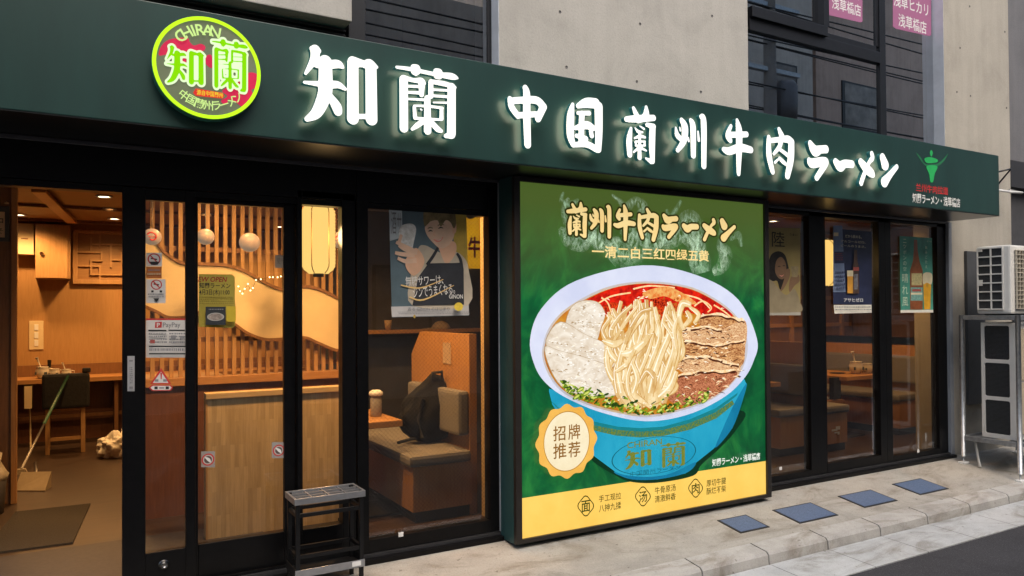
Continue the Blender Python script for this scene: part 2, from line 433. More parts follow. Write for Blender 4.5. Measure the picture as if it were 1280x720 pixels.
class Art(MB):
    """flat printed matter on a vertical plane Y; every layer lies a little in front of the one before"""
    def __init__(s, Y, step=.00035): super().__init__(); s.Y = Y; s.step = step; s.k = 0
    def lay(s): s.k += 1; return s.Y - s.k*s.step
    def P(s, x, y): return XZ(x, y, s.Y)
    def tris(s, pts, tri, mat):
        y = s.lay(); s.add([(p[0], y, p[1]) for p in pts], [t for t in tri], mat)
    def world_poly(s, pts, mat, holes=()):
        L = [list(pts)] + [list(h) for h in holes]
        P, t = fill(L); s.tris(P, t, mat)
    def poly(s, pts, mat, smooth=False, holes=(), n=6):
        f = lambda q: crom(q, True, n) if smooth else q
        s.world_poly([s.P(*p) for p in f(pts)], mat, [[s.P(*p) for p in f(h)] for h in holes])
    def rect(s, x0, x1, y0, y1, mat): s.world_poly([s.P(x0, y0), s.P(x1, y0), s.P(x1, y1), s.P(x0, y1)], mat)
    def wrect(s, X0, X1, Z0, Z1, mat): s.world_poly([(X0, Z0), (X1, Z0), (X1, Z1), (X0, Z1)], mat)
    def ribbon(s, pts, mat, n=8, wscale=1.):
        """pixel points (x, y, half width)"""
        q = crom(pts, False, n); a = np.array([[*s.P(p[0], p[1]), 0] for p in q])
        sc = np.array([abs(s.P(p[0], p[1]+1)[1]-s.P(p[0], p[1])[1]) for p in q])
        d = np.gradient(a[:, :2], axis=0); d /= np.maximum(np.linalg.norm(d, axis=1), 1e-9)[:, None]
        nn = np.stack([-d[:, 1], d[:, 0]], 1); y = s.lay(); vs = []; fs = []
        for i, p in enumerate(q):
            h = p[2]*sc[i]*wscale
            vs.append((a[i, 0]+nn[i, 0]*h, y, a[i, 1]+nn[i, 1]*h)); vs.append((a[i, 0]-nn[i, 0]*h, y, a[i, 1]-nn[i, 1]*h))
            if i: fs.append((2*i-2, 2*i-1, 2*i+1, 2*i))
        s.add(vs, fs, mat)
    def text(s, t, x0, x1, yt, yb, mat, bold=0., rot=0., **kw):
        """fit a line of type into pixels x0..x1, yt..yb (heights read at its middle)"""
        v, f = text_mesh(t, bold, **kw)
        xm = (x0+x1)/2; X0 = s.P(x0, (yt+yb)/2)[0]; X1 = s.P(x1, (yt+yb)/2)[0]; Z1 = s.P(xm, yt)[1]; Z0 = s.P(xm, yb)[1]
        s.wtext(v, f, X0, X1, Z0, Z1, mat, rot)
    def wtext(s, v, f, X0, X1, Z0, Z1, mat, rot=0.):
        if not v: return
        a = np.array(v); mn, mx = a.min(0), a.max(0); y = s.lay()
        q = (a-mn)/np.maximum(mx-mn, 1e-6)*np.array([X1-X0, Z1-Z0]) - np.array([X1-X0, Z1-Z0])/2
        c, sn = math.cos(rot), math.sin(rot)
        q = np.stack([c*q[:, 0]-sn*q[:, 1], sn*q[:, 0]+c*q[:, 1]], 1) + np.array([(X0+X1)/2, (Z0+Z1)/2])
        s.add([(p[0], y, p[1]) for p in q], f, mat)
    def arc_text(s, t, cX, cZ, R, a0, a1, size, mat, bold=0., inward=False):
        """letters along a circle from angle a0 to a1 (degrees, clockwise from the top)"""
        y = s.lay()
        for i, ch in enumerate(t):
            v, f = text_mesh(ch, bold)
            if not v: continue
            a = np.array(v); an = math.radians(a0+(a1-a0)*(i/(len(t)-1) if len(t) > 1 else .5))
            q = (a-(a.min(0)+a.max(0))/2)*size
            r = -an if not inward else math.pi-an
            c, sn = math.cos(r), math.sin(r)
            px = cX+R*math.sin(an); pz = cZ+R*math.cos(an)
            s.add([(px+c*p[0]-sn*p[1], y, pz+sn*p[0]+c*p[1]) for p in q], f, mat)
    def disc(s, cX, cZ, rx, rz, mat, n=40, r_in=0, rot=0.):
        P = [(cX+rx*math.cos(2*math.pi*k/n)*math.cos(rot)-rz*math.sin(2*math.pi*k/n)*math.sin(rot), cZ+rx*math.cos(2*math.pi*k/n)*math.sin(rot)+rz*math.sin(2*math.pi*k/n)*math.cos(rot)) for k in range(n)]
        H = []
        if r_in: H = [[(cX+(x-cX)*r_in, cZ+(z-cZ)*r_in) for x, z in P]]
        s.world_poly(P, mat, H)
    def lines(s, x0, x1, y0, y1, n, mat, fill_=.45):
        """rows of type too small to read"""
        for i in range(n):
            a = y0+(y1-y0)*i/n; b = a+(y1-y0)/n*fill_; x = x0
            while x < x1:
                wd = random.uniform(.6, 2.4); s.rect(x, min(x+wd, x1), a, b, mat); x += wd+random.uniform(.35, .8)

# brush written characters, each stroke a list of (x, y, half width) in pixels of one enlarged view of the photograph
VIEWS = {'a': (365, 45, 5.143), 'b': (480, 70, 6.0), 'c': (620, 95, 6.547), 'd': (770, 120, 7.2), 'e': (890, 130, 6.542), 'f': (1000, 160, 8.0)}
BRUSH = {
 '知': ('a', [[(150,88,36),(142,150,30),(88,240,14)], [(128,80,20),(170,95,22)], [(215,165,46),(216,300,50),(208,385,48),(160,490,40),(98,533,22)], [(160,185,24),(230,185,30),(295,180,30),(328,202,13)],
   [(80,297,14),(150,305,20),(215,312,28)], [(215,320,28),(290,312,27),(342,340,15)], [(240,380,24),(285,450,36),(296,486,31)], [(392,172,40),(392,530,42)], [(392,165,38),(470,180,24)], [(470,185,26),(500,172,27),(545,200,14)], [(508,195,40),(512,535,42)], [(395,517,20),(510,517,20)]]),
 '蘭': ('b', [[(95,83,15),(200,98,19),(380,135,19),(505,152,28),(552,166,12)], [(222,84,26),(250,88,26),(250,118,26),(224,116,26),(238,128,24)], [(392,115,26),(418,120,26),(418,150,26),(394,148,26)],
   [(148,176,37),(150,540,37)], [(150,162,24),(225,182,20),(280,185,26),(306,206,14)], [(284,205,30),(282,290,22)], [(185,226,14),(260,228,15)], [(185,272,14),(270,276,17)], [(185,322,12),(300,328,14)],
   [(352,195,23),(352,300,24)], [(352,190,20),(470,212,22),(535,235,14)], [(375,252,13),(475,258,13)], [(375,298,14),(475,305,14)], [(370,348,10),(470,350,12)], [(508,235,36),(506,580,38)], [(506,590,34),(462,600,18)],
   [(326,318,28),(328,560,33)], [(225,372,12),(330,376,14),(440,390,14)], [(228,385,17),(234,462,20)], [(432,395,18),(432,470,20)], [(234,466,15),(430,478,13)], [(276,400,12),(285,405,10)], [(300,484,24),(250,520,24),(212,548,16)], [(360,500,24),(400,545,26),(430,562,18)]]),
 '中': ('c', [[(240,95,26),(252,150,34),(253,330,36),(260,562,33)], [(114,185,24),(130,255,30),(180,325,28)], [(120,205,30),(200,198,30),(330,198,33),(388,252,35)], [(385,258,35),(345,350,30)], [(180,322,28),(330,312,26)]]),
 '国': ('c', [[(628,232,18),(612,330,36),(610,480,36),(632,560,26)], [(672,245,22),(740,220,40),(815,224,42)], [(840,250,40),(842,450,37),(838,600,30)], [(672,302,18),(762,304,22)], [(705,310,28),(700,400,28),(700,540,30)], [(652,425,20),(740,402,34),(795,425,26)], [(660,488,20),(735,515,26)], [(632,565,22),(740,558,28),(825,600,28)], [(778,455,22),(785,490,22)]]),
 '蘭2': ('d', [[(95,208,26),(180,205,33),(338,197,28)], [(158,110,20),(190,180,28)], [(272,100,18),(268,180,35),(200,225,22)], [(135,292,18),(120,400,32),(125,528,28)], [(280,258,21),(338,275,27)], [(330,292,33),(325,450,34),(330,588,25)], [(170,285,9),(198,318,17),(240,326,12)], [(213,270,9),(252,296,14)], [(168,380,11),(215,362,18),(262,372,14)], [(213,330,15),(213,555,24)], [(176,412,14),(180,440,14)], [(256,412,15),(258,440,15)], [(178,408,12),(262,410,12)], [(178,446,12),(262,446,12)], [(200,470,16),(160,505,12)], [(230,470,16),(272,492,12)], [(268,560,12),(318,590,24)]]),
 '州': ('d', [[(538,285,13),(552,350,26),(590,392,24)], [(574,282,10),(580,310,13)], [(590,215,22),(620,280,36),(612,400,32),(556,488,22)], [(650,380,14),(655,405,14)], [(672,218,20),(694,280,32),(697,535,28)], [(738,320,12),(745,398,17)], [(765,185,20),(790,235,32),(792,630,28)]]),
 '牛': ('e', [[(155,180,17),(128,255,22),(150,298,22)], [(145,252,24),(282,248,23)], [(205,132,16),(222,220,32),(222,380,30),(218,570,20)], [(96,370,20),(140,385,30),(230,358,32),(318,375,26)]]),
 '肉': ('e', [[(464,272,20),(468,420,28),(497,555,22)], [(470,300,20),(560,290,22),(620,288,28),(652,312,28)], [(548,206,18),(572,262,26)], [(650,312,30),(645,450,32),(618,588,26)], [(566,300,22),(552,350,20),(506,408,14)], [(548,366,14),(585,392,16),(632,428,18)], [(556,440,10),(515,478,13)], [(552,442,14),(580,470,18),(606,492,14)]]),
 'ラ': ('f', [[(102,150,27),(150,228,48),(205,215,36),(260,212,36)], [(90,318,24),(122,352,42),(235,335,40),(255,358,34),(168,498,28)]]),
 'ー': ('f', [[(356,335,30),(402,385,44),(450,358,36),(520,362,34)]]),
 'メ': ('f', [[(718,256,24),(724,300,26),(690,350,20),(640,470,24),(612,552,25)], [(608,336,30),(660,400,42),(715,450,38),(738,478,16)]]),
 'ン': ('f', [[(826,292,34),(852,368,46)], [(968,388,23),(900,470,30),(846,540,44)]]),
}
Y_LETTER = -0.575
STRK = {}
for _ch, (_v, _ss) in BRUSH.items():
    _o = []
    for _st in _ss:
        _q = []
        for p in crom(_st, False, 8):
            x, y = VIEWS[_v][0]+p[0]/VIEWS[_v][2], VIEWS[_v][1]+p[1]/VIEWS[_v][2]
            X, Z = XZ(x, y, Y_LETTER); sc_ = (abs(XZ(x, y+1, Y_LETTER)[1]-Z)+abs(XZ(x+1, y, Y_LETTER)[0]-X))/2
            _q.append((X, Z, p[2]/VIEWS[_v][2]*sc_))
        _o.append(np.array(_q))
    STRK[_ch] = _o
def glyph(ch, level=0., res=.0025): return contour(*sdf_field(STRK[ch], res, level))
def glyph_into(ch, X0, X1, Z0, Z1, grow=0., res=.004):
    """the same brush character fitted into a box on another plane, grown by `grow` metres"""
    C = np.concatenate(STRK[ch]); lo = (C[:, :2]-C[:, 2:]).min(0); hi = (C[:, :2]+C[:, 2:]).max(0)
    sx, sz = (X1-X0)/(hi[0]-lo[0]), (Z1-Z0)/(hi[1]-lo[1]); s = (sx+sz)/2
    P, F, L = contour(*sdf_field(STRK[ch], res, grow/s))
    return [(X0+(x-lo[0])*sx, Z0+(z-lo[1])*sz) for x, z in P], F

# ================================================================== GROUND
G = 0.16; Y0G = -0.06
YK = -0.86                                # front edge of the kerb
def gz(Y): return G*(min(Y, Y0G)-Y0G)      # height of the sloping apron
m = MB()
XL, XR = -14.0, 26.0
ZK = gz(YK)
m.quad((XL, YK+.16, gz(YK+.16)), (XR, YK+.16, gz(YK+.16)), (XR, Y0G, 0), (XL, Y0G, 0), APRON)
m.quad((XL, Y0G, 0), (XR, Y0G, 0), (XR, .1, 0), (XL, .1, 0), APRON)
m.build('apron_pavement', kind='structure')
m = MB(); ks = MB()
x = XL; i = 0; rk = random.Random(3)
while x < XR:
    L = .6
    y1 = YK+.158
    c = .012
    for (xa, xb) in ((x+.006, x+L-.006),):
        za, zb, zc = gz(y1), gz(YK+.03)+.004, ZK-.012
        vs = [(xa, y1, za-.3), (xa, y1, za+.002), (xa, YK+.02, zb-.002), (xa, YK+.004, zc), (xa, YK-.012, -.3)]
        vs += [(xb, p[1], p[2]) for p in vs]
        m.add(vs, [(0, 1, 2, 3, 4), (9, 8, 7, 6, 5), (1, 6, 7, 2), (2, 7, 8, 3), (3, 8, 9, 4)], KERB)
    x += L; i += 1
m.box(XL, XR, YK+.02, YK+.15, -.3, ZK-.03, plain('joint_mortar', (.1, .095, .09), .9))
m.build('kerb', kind='structure')
m = MB(); x = XL
while x < XR:
    m.add([(x+.003, YK-.01, -.197), (x+.597, YK-.01, -.197), (x+.597, -1.225, -.215), (x+.003, -1.225, -.215),
           (x+.003, -1.225, -.3), (x+.597, -1.225, -.3)], [(0, 3, 2, 1), (3, 4, 5, 2)], concrete('gutter_concrete', (.42, .43, .43), .1, .85, 2., .9, True))
    x += .6
m.box(XL, XR, -1.22, YK-.012, -.3, -.222, plain('joint_mortar', (.1, .095, .09), .9))
m.build('gutter', kind='structure')
m = MB(); m.quad((-120, -150, -.222), (150, -150, -.222), (150, -1.226, -.222), (-120, -1.226, -.222), ASPH)
m.quad((-120, -1.2, -.36), (150, -1.2, -.36), (150, 120, -.36), (-120, 120, -.36), ASPH)
m.build('road', kind='structure')

# blue plates set in the apron
BLUE = plain('blue_plate', (.085, .125, .21), .7, 0, .22, 90, .5)
PL = [(4.06, 4.355, -.335, -.56), (4.63, 5.07, -.345, -.60), (5.42, 5.85, -.335, -.58), (6.18, 6.6, -.315, -.57)]
PLL = ['small blue square plate in the pavement nearest the lit noodle panel', 'large blue plate in the pavement second along from the noodle panel',
       'blue plate in the pavement third along from the noodle panel', 'blue plate in the pavement nearest the air conditioner rack']
for (x0, x1, ya, yb), lb in zip(PL, PLL):
    t = thing('pavement_plate', lb, 'pavement plate', ((x0+x1)/2, (ya+yb)/2, gz((ya+yb)/2)), 'blue plates set in the sloping pavement')
    def slab(x0, x1, ya, yb, h0, h1, mat):
        return MB().hexa([(x0, yb, gz(yb)+h0), (x1, yb, gz(yb)+h0), (x0, ya, gz(ya)+h0), (x1, ya, gz(ya)+h0),
                          (x0, yb, gz(yb)+h1), (x1, yb, gz(yb)+h1), (x0, ya, gz(ya)+h1), (x1, ya, gz(ya)+h1)], mat)
    slab(x0, x1, ya, yb, -.02, .004, plain('plate_edge', (.010, .011, .014), .6)).build('rim', t)
    slab(x0+.016, x1-.016, ya-.013, yb+.013, .0, .006, BLUE).build('plate', t)

# ================================================================== BUILDING
bld = thing('concrete_building', 'grey concrete building with dark upper windows and black framed glass shopfront', 'building', (3.5, 0, 0))
ZT = 2.945; HB = 7.0
xP0 = at(624, 90, 0)[0]; xP1 = at(936, 139, 0)[0]; xQ0 = at(1181, 150, 0)[0]; xQ1 = at(1263, 200, 0)[0]
xL1 = at(440, 20, 0)[0]; zL1 = at(440, 27, 0)[2]
WT = .35
def holes(mb, pts):
    for (X, Z) in pts: mb.tube([(X, .002, Z), (X, -.0015, Z)], .011, plain('tie_hole', (.13, .125, .12), .9), 12)
m = MB().box(xP0, xP1, 0, WT, 2.3, HB, CONC, .006)
holes(m, [XZ(708, 84, 0), XZ(796, 102, 0), XZ(876, 115, 0), XZ(700, 15, 0), XZ(800, 30, 0), XZ(890, 20, 0)])
m.build('pier', bld)
m = MB().box(xQ0, xQ1, .0, WT, -.1, HB, CONC_W, .006)
holes(m, [XZ(1212, 8, 0), XZ(1196, 115, 0), XZ(1213, 120, 0), XZ(1256, 40, 0), XZ(1258, 135, 0), XZ(1200, 60, 0)])
m.build('pier', bld)
m = MB().box(-9, xL1, 0, WT, zL1, HB, CONC, .006)
m.build('wall', bld)
LOUV = plain('dark_louvre', (.03, .028, .027), .6, 0, .2, 9)
m = MB().box(-9, xL1, .16, .22, 2.3, zL1+.01, LOUV)
z = ZT-.1
while z < zL1:
    m.box(-9, xL1-.002, .12, .161, z, z+.012, LOUV); z += .028
m.build('louvre', bld)
m = MB().box(-9, 7.63, .115, .3, 2.372, 2.93, CONC); m.build('wall', bld)           # lintel behind the sign
m = MB().box(-9, xQ0, .3, 6.2, 2.62, 2.9, CONC); m.build('wall', bld)                 # slab over the shop
# upper rooms: a dark space behind the glass
ROOM = plain('upper_room', (.075, .06, .05), .9, 0, .3, 2)
m = MB()
for (xa, xb) in ((xL1-.3, xP0+.2), (xP1-.2, xQ0+.2)):
    m.quad((xa, 2.2, 2.9), (xb, 2.2, 2.9), (xb, 2.2, HB), (xa, 2.2, HB), ROOM)
    m.quad((xa, .3, 2.9), (xa, 2.2, 2.9), (xa, 2.2, HB), (xa, .3, HB), ROOM)
    m.quad((xb, .3, 2.9), (xb, 2.2, 2.9), (xb, 2.2, HB), (xb, .3, HB), ROOM)
    m.quad((xa, .3, 4.6), (xb, .3, 4.6), (xb, 2.2, 4.6), (xa, 2.2, 4.6), ROOM)
m.box(-9, xQ1+.25, .0, 6, HB, HB+.1, CONC)
m.build('wall', bld)
JAMB = plain('blue_jamb', (.60, .63, .68), .7, 0, .1, 7)
def frame_bars(mb, bars, Yf, dep, mat=DARKFRAME):
    for (x0, x1, z0, z1, *o) in bars:
        oo = o[0] if o else 0
        mb.box(x0, x1, Yf-oo, Yf+dep, z0, z1, mat, .003)
# left upper window
YW = .1
a = at(440, 20, YW)[0]; b = at(457, 20, YW)[0]; c = at(610, 60, YW)[0]; d = at(619, 60, YW)[0]
m = MB(); frame_bars(m, [(a-.02, b, 2.75, HB), (c, d+.03, 2.75, HB), (b, c, 2.75, 2.86)], YW, .09)
wf = m.build('upper_window', bld)
MB().quad((b-.01, YW+.012, 2.8), (c+.01, YW+.012, 2.8), (c+.01, YW+.012, HB), (b-.01, YW+.012, HB), GLASSU).build('pane', wf)
MB().box(d+.03, xP0-.0015, .002, YW+.08, 2.75, HB, JAMB).build('jamb', bld)
# right upper window
def cx(px, py, Y=YW): return at(px, py, Y)[0]
X0, X1 = cx(930, 60), cx(1176, 100)
xm1 = cx(1099, 90); xm2 = cx(1106, 90); xu1 = cx(1026, 30); xu2 = cx(1029, 30)
zt0 = at(936, 40, YW)[2]-.0; zt1 = at(936, 34, YW)[2]
ztr_t, ztr_b = (at(1060, 56, YW)[2]), (at(1060, 70, YW)[2])
m = MB(); frame_bars(m, [(X0, X0+.05, 2.75, HB), (xm1, xm2+.005, 2.75, HB, .01), (X1-.03, X1+.01, 2.75, HB), (X0+.05, xm1, ztr_b, ztr_t, .02), (xm2+.005, X1-.03, 2.75, 2.86), (X0+.05, xm1, 2.75, 2.86)], YW, .09)
wf = m.build('upper_window', bld)
m = MB(); frame_bars(m, [(X0+.05, xu2, ztr_t, ztr_t+.09, .05), (xu1-.02, xu2+.02, ztr_t+.09, HB, .05), (xu2+.02, xm1-.04, ztr_t, ztr_t+.06, .0), (xm1-.05, xm1-.001, ztr_t+.06, HB, .0)], YW, .05)
m.build('sash', wf)
MB().quad((X0, YW+.012, 2.8), (X1, YW+.012, 2.8), (X1, YW+.012, HB), (X0, YW+.012, HB), GLASSU).build('pane', wf)
MB().box(X1+.01, xQ0-.0015, .002, YW+.08, 2.75, HB, JAMB).build('jamb', bld)

# shopfront framing; all at the glass line Y = 0
ZL = 2.357
def gx(px, py=400, Y=0): return at(px, py, Y)[0]
xd0, xg1, xg1r, xg2, xg2r, xg3, xg3r, xw, xwr, xfr = .221, .329, .521, .589, 1.048, 1.142, 1.376, 1.533, 2.358, 2.425
m = MB().box(-9, 2.44, .0, .1, 2.155, ZL, BLACK, .003)
m.box(-9, 2.44, .012, .09, 2.12, 2.153, BLACK)
m.build('header', bld)
m = MB().box(4.6, 7.63, .0, .1, 2.305, ZL, BLACK, .003); m.build('header', bld)
m = MB().box(-9, 7.64, -.022, -.001, 2.343, 2.362, plain('trim_grey', (.10, .10, .11), .4, .3), .002); m.build('trim', bld)
m = MB().box(-9, 2.43, -.065, .12, .0, .03, BLACK, .004).box(-9, 2.43, -.02, .1, .03, .052, plain('sill_rail', (.07, .07, .075), .35, .6)).box(-9, 2.43, .0, .02, .052, .06, BLACK)
m.build('threshold', bld)
m = MB().box(4.7, 7.635, -.065, .12, .0, .03, BLACK, .004).box(4.7, 7.635, -.02, .1, .03, .048, plain('sill_rail', (.07, .07, .075), .35, .6))
m.build('threshold', bld)
# sliding door nearest the opening, in the outer track
def door(x0, x1, gl, gr, zb, zt, Yd, name='sliding_door'):
    m = MB().box(x0, gl, Yd, Yd+.04, .055, 2.15, BLACK, .004).box(gr, x1, Yd, Yd+.04, .055, 2.15, BLACK, .004)
    m.box(gl, gr, Yd, Yd+.04, zt, 2.15, BLACK, .004).box(gl, gr, Yd, Yd+.04, .055, zb, BLACK, .004)
    o = m.build(name, bld)
    MB().quad((gl, Yd+.02, zb), (gr, Yd+.02, zb), (gr, Yd+.02, zt), (gl, Yd+.02, zt), GLASS).build('pane', o)
    return o
d1 = door(xd0, xg2-.02, xg1, xg1r, .25, 2.087, -.004)
X, Z = XZ(205, 706, -.004)
MB().tube([(X, -.003, Z), (X, -.012, Z), (X, -.017, Z)], [.026, .026, .018], CHROME, 20).tube([(X, -.016, Z), (X, -.020, Z)], .011, plain('lock_core', (.3, .3, .3), .3, .9), 14).build('lock', d1)
X, Z = XZ(164, 467, -.004)
d2 = door(xg2-.022, xg3-.03, xg2, xg2r, .243, 2.096, .044)
# fixed lights
def light(x0, x1, z0, z1, gl, gr, zb, zt, mat=GLASS, Yf=.0, name='shop_window'):
    m = MB().box(x0, gl, Yf, Yf+.08, z0, z1, BLACK, .003).box(gr, x1, Yf, Yf+.08, z0, z1, BLACK, .003)
    m.box(gl, gr, Yf, Yf+.08, zt, z1, BLACK, .003).box(gl, gr, Yf, Yf+.08, z0, zb, BLACK, .003)
    o = m.build(name, bld)
    MB().quad((gl, Yf+.03, zb), (gr, Yf+.03, zb), (gr, Yf+.03, zt), (gl, Yf+.03, zt), mat).build('pane', o)
    return o
light(xg3-.028, xw-.075, .055, 2.2, xg3, xg3r, .25, 2.16)
light(xw-.07, xfr, .055, 2.342, xw, xwr, .131, 2.308, GLASSW, -.012)
MB().box(xfr, xfr+.028, -.02, .1, 0, 2.342, plain('grey_reveal', (.25, .27, .30), .6, 0, .1, 5)).build('jamb', bld)
light(4.66, 5.735, .05, 2.343, 4.75, 5.53, .10, 2.33, GLASSW)
light(5.737, 6.60, .05, 2.343, 5.745, 6.507, .13, 2.318, GLASS)
light(6.602, 7.60, .05, 2.343, 6.693, 7.45, .10, 2.328, GLASSW)
MB().box(7.602, 7.66, -.03, .1, 0, ZL, plain('grey_reveal', (.25, .27, .30), .6, 0, .1, 5), .004).build('jamb', bld)
MB().box(2.46, 4.7, .0, .12, -.08, ZL, plain('panel_back', (.03, .045, .045), .6)).build('wall', bld)
# white tags low on the window frames
for px, py, lb in ((501, 668, 'tiny white tag low on the frame of the wired window beside the panel'), (977, 586, 'tiny white tag low on the frame of the shadowed window past the panel'), (1149, 564, 'tiny white tag low on the frame of the furthest shop window')):
    X, Z = XZ(px, py, -.012); yy = -.0125 if px < 600 else -.0005
    MB().box(X-.016, X+.016, yy-.003, yy, Z-.014, Z+.014, PAPER, .002).build('frame_tag', label=lb, cat='tag', group='white tags on the window frames')

# ================================================================== FASCIA SIGN
fs = thing('sign_board', 'long dark green fascia sign with glowing white characters over the shopfront', 'shop sign', (3.0, -.25, 2.366))
m = MB().box(-9, 7.63, -.5, -.002, 2.372, ZT, GREEN, .004); m.build('board', fs)
m = MB().box(-9, 7.63, -.498, -.002, 2.366, 2.371, plain('soffit_black', (.012, .013, .014), .28, 0, .2, 4)); m.build('soffit', fs)
WHITE_L = emit('letter_white', (1, .985, .94), 1.35*K)
BLOOM_L = emit('letter_bloom', (1, .90, .66), 5.5*K)  # letter backs glow to stand in for lens bloom on the board
def letter(ch):
    P, F, loops = glyph(ch, -.0035); m = MB(); yf, yb = Y_LETTER, -.541
    m.add([(p[0], yf, p[1]) for p in P], F, WHITE_L)
    for L in loops:
        n = len(L); m.add([(p[0], y, p[1]) for y in (yf+.0008, yb) for p in L], [(i, (i+1) % n, n+(i+1) % n, n+i) for i in range(n)], TEAL)
    m.add([(p[0], yb, p[1]) for p in P], F, BLOOM_L)
    return m.build('sign_character', fs)
for ch in BRUSH: letter(ch)
# small printed marks at the right end
A = Art(-.5005); s8 = lambda x, y: (1130+x/8, 180+y/8)
LG = plain('logo_green', (.02, .40, .10), .5, 0, .1, 9); LG2 = plain('logo_dark_green', (.02, .17, .07), .5, 0, .1, 9)
A.poly([s8(*p) for p in ((258,90),(272,60),(288,90),(272,126))], LG, True)
A.poly([s8(*p) for p in ((120,85),(170,140),(215,200),(330,195),(390,150),(440,95),(400,170),(330,222),(225,222),(165,160))], LG2, True)
A.poly([s8(*p) for p in ((205,145),(265,132),(335,158),(320,185),(230,190))], LG, True)
A.poly([s8(*p) for p in ((225,222),(330,222),(305,300),(290,375),(262,375),(250,300))], LG, True)
A.build('emblem', fs)
A = Art(-.5005)
A.text('兰州牛肉拉面', 1145, 1185, 231.5, 241.5, plain('fascia_red', (.6, .03, .03), .5), .012)
A.text('知蘭ラーメン・浅草橋店', 1140.5, 1200, 244.5, 256.5, plain('fascia_white', (.75, .75, .72), .5), .02)
A.build('lettering', fs)

# ================================================================== ROUND SIGN
cX, cZ = XZ(260.1, 85.0, -.56); RX = (at(328.3, 85, -.56)[0]-at(191.9, 85, -.56)[0])/2
rs = thing('round_sign', 'round glowing sign with yellow green neon rim and green characters on the fascia', 'round sign', (cX, -.5, cZ))
m = MB(); n = 64
m.add([(cX+RX*math.cos(2*math.pi*k/n), y, cZ+RX*math.sin(2*math.pi*k/n)) for y in (-.502, -.556) for k in range(n)],
      [(k, (k+1) % n, n+(k+1) % n, n+k) for k in range(n)]+[tuple(range(n, 2*n))], plain('round_sign_side', (.03, .16, .13), .4))
m.build('casing', rs)
NEON = emit('neon_lime', lin((196, 250, 40)), 1.25*K)
m = MB()
ring = [(cX+RX*.958*math.cos(2*math.pi*k/n), -.563, cZ+RX*.958*math.sin(2*math.pi*k/n)) for k in range(n)]
vs = []; q = 8
for k, p in enumerate(ring):
    an = 2*math.pi*k/n
    for j in range(q):
        b = 2*math.pi*j/q; rr = RX*.036*math.cos(b)
        vs.append((p[0]+rr*math.cos(an), p[1]+.009*math.sin(b), p[2]+rr*math.sin(an)))
m.add(vs, [(k*q+j, k*q+(j+1) % q, ((k+1) % n)*q+(j+1) % q, ((k+1) % n)*q+j) for k in range(n) for j in range(q)], NEON, True)
m.build('rim', rs)
A = Art(-.5565, .0005); s48 = lambda x, y: (180+x/4.8, 10+y/4.8)
A.disc(cX, cZ, RX*.95, RX*.95, lit('round_face', lin((112, 122, 92)), lin((126, 132, 104)), .6, 6), 64)
PINK = lit('round_pink', lin((222, 40, 84)), lin((196, 30, 70)), .78, 9)
for P in (((90,285),(100,235),(150,190),(255,178),(275,205),(300,225),(340,215),(368,232),(355,258),(290,265),(215,262),(195,300),(140,280)), ((372,290),(405,285),(408,360),(370,335)), ((225,300),(250,300),(252,332),(225,330)),
          ((470,495),(560,440),(628,388),(692,408),(688,475),(645,490),(655,525),(625,560),(598,600),(545,562),(505,548),(500,575),(478,578),(462,555),(500,530))):
    A.poly([s48(*p) for p in P], PINK, True, n=4)
A.build('face', rs)
A = Art(-.562, .0008)
WL = emit('round_white', lin((232, 255, 205)), 1.1*K); GL = emit('round_green', lin((140, 225, 10)), 1.05*K)
def bb48(x0, x1, y0, y1):
    xm = (x0+x1)/2; return (A.P(*s48(x0, y0))[0], A.P(*s48(x1, y0))[0], A.P(*s48(xm, y1))[1], A.P(*s48(xm, y0))[1])
for ch, bx in (('知', (128, 366, 232, 468)), ('蘭', (402, 628, 190, 500))):
    b4 = bb48(*bx)
    P, t = (glyph_into(ch, *b4, grow=.006, res=.004)); A.tris(P, t, WL)
    P, t = (glyph_into(ch, *b4, grow=-.0035, res=.004)); A.tris(P, t, GL)
P_ = [s48(*p) for p in ((293,510),(310,483),(470,510),(482,528),(470,545),(310,528))]
A.poly(P_, lit('round_red', lin((225, 50, 40)), None, .8, 9), False)
A.text('源自中国蘭州', *[s48(315, 0)[0], s48(472, 0)[0]], s48(0, 500)[1], s48(0, 532)[1], emit('round_yellow', lin((250, 220, 60)), K), .01)
WL2 = emit('round_pale', lin((215, 250, 150)), 1.0*K)
A.arc_text('CHIRAN', cX, cZ, RX*.73, -43, 10, RX*.30, WL2, .014)
A.arc_text('中国蘭州ラーメン', cX, cZ, RX*.74, 216, 133, RX*.205, WL2, .009, True)
A.build('lettering', rs)

# ================================================================== LIT NOODLE PANEL
YP = -.2
lb = thing('light_box', 'tall green backlit panel advertising a bowl of beef noodles beside the windows', 'light box', (3.6, -.1, .012))
xf0, zf1 = XZ(648.3, 228.3, YP); xf1 = XZ(955, 400, YP)[0]; zf0 = .04; zf1 = 2.327
fr = .045
HOUS = plain('panel_frame', (.02, .017, .015), .4)
SIDE = plain('panel_side', (.02, .06, .065), .45)
m = MB().box(xf0-fr, xf1+fr, YP+.012, -.002, .012, 2.361, SIDE)
m.build('housing', lb)
m = MB().box(xf0-fr, xf0, YP-.02, YP+.0118, .012, 2.361, HOUS, .003).box(xf1, xf1+fr, YP-.02, YP+.0118, .012, 2.361, HOUS, .003)
m.box(xf0, xf1, YP-.02, YP+.0118, .012, zf0, HOUS, .003).box(xf0, xf1, YP-.02, YP+.0118, zf1, 2.361, HOUS, .003)
m.build('frame', lb)
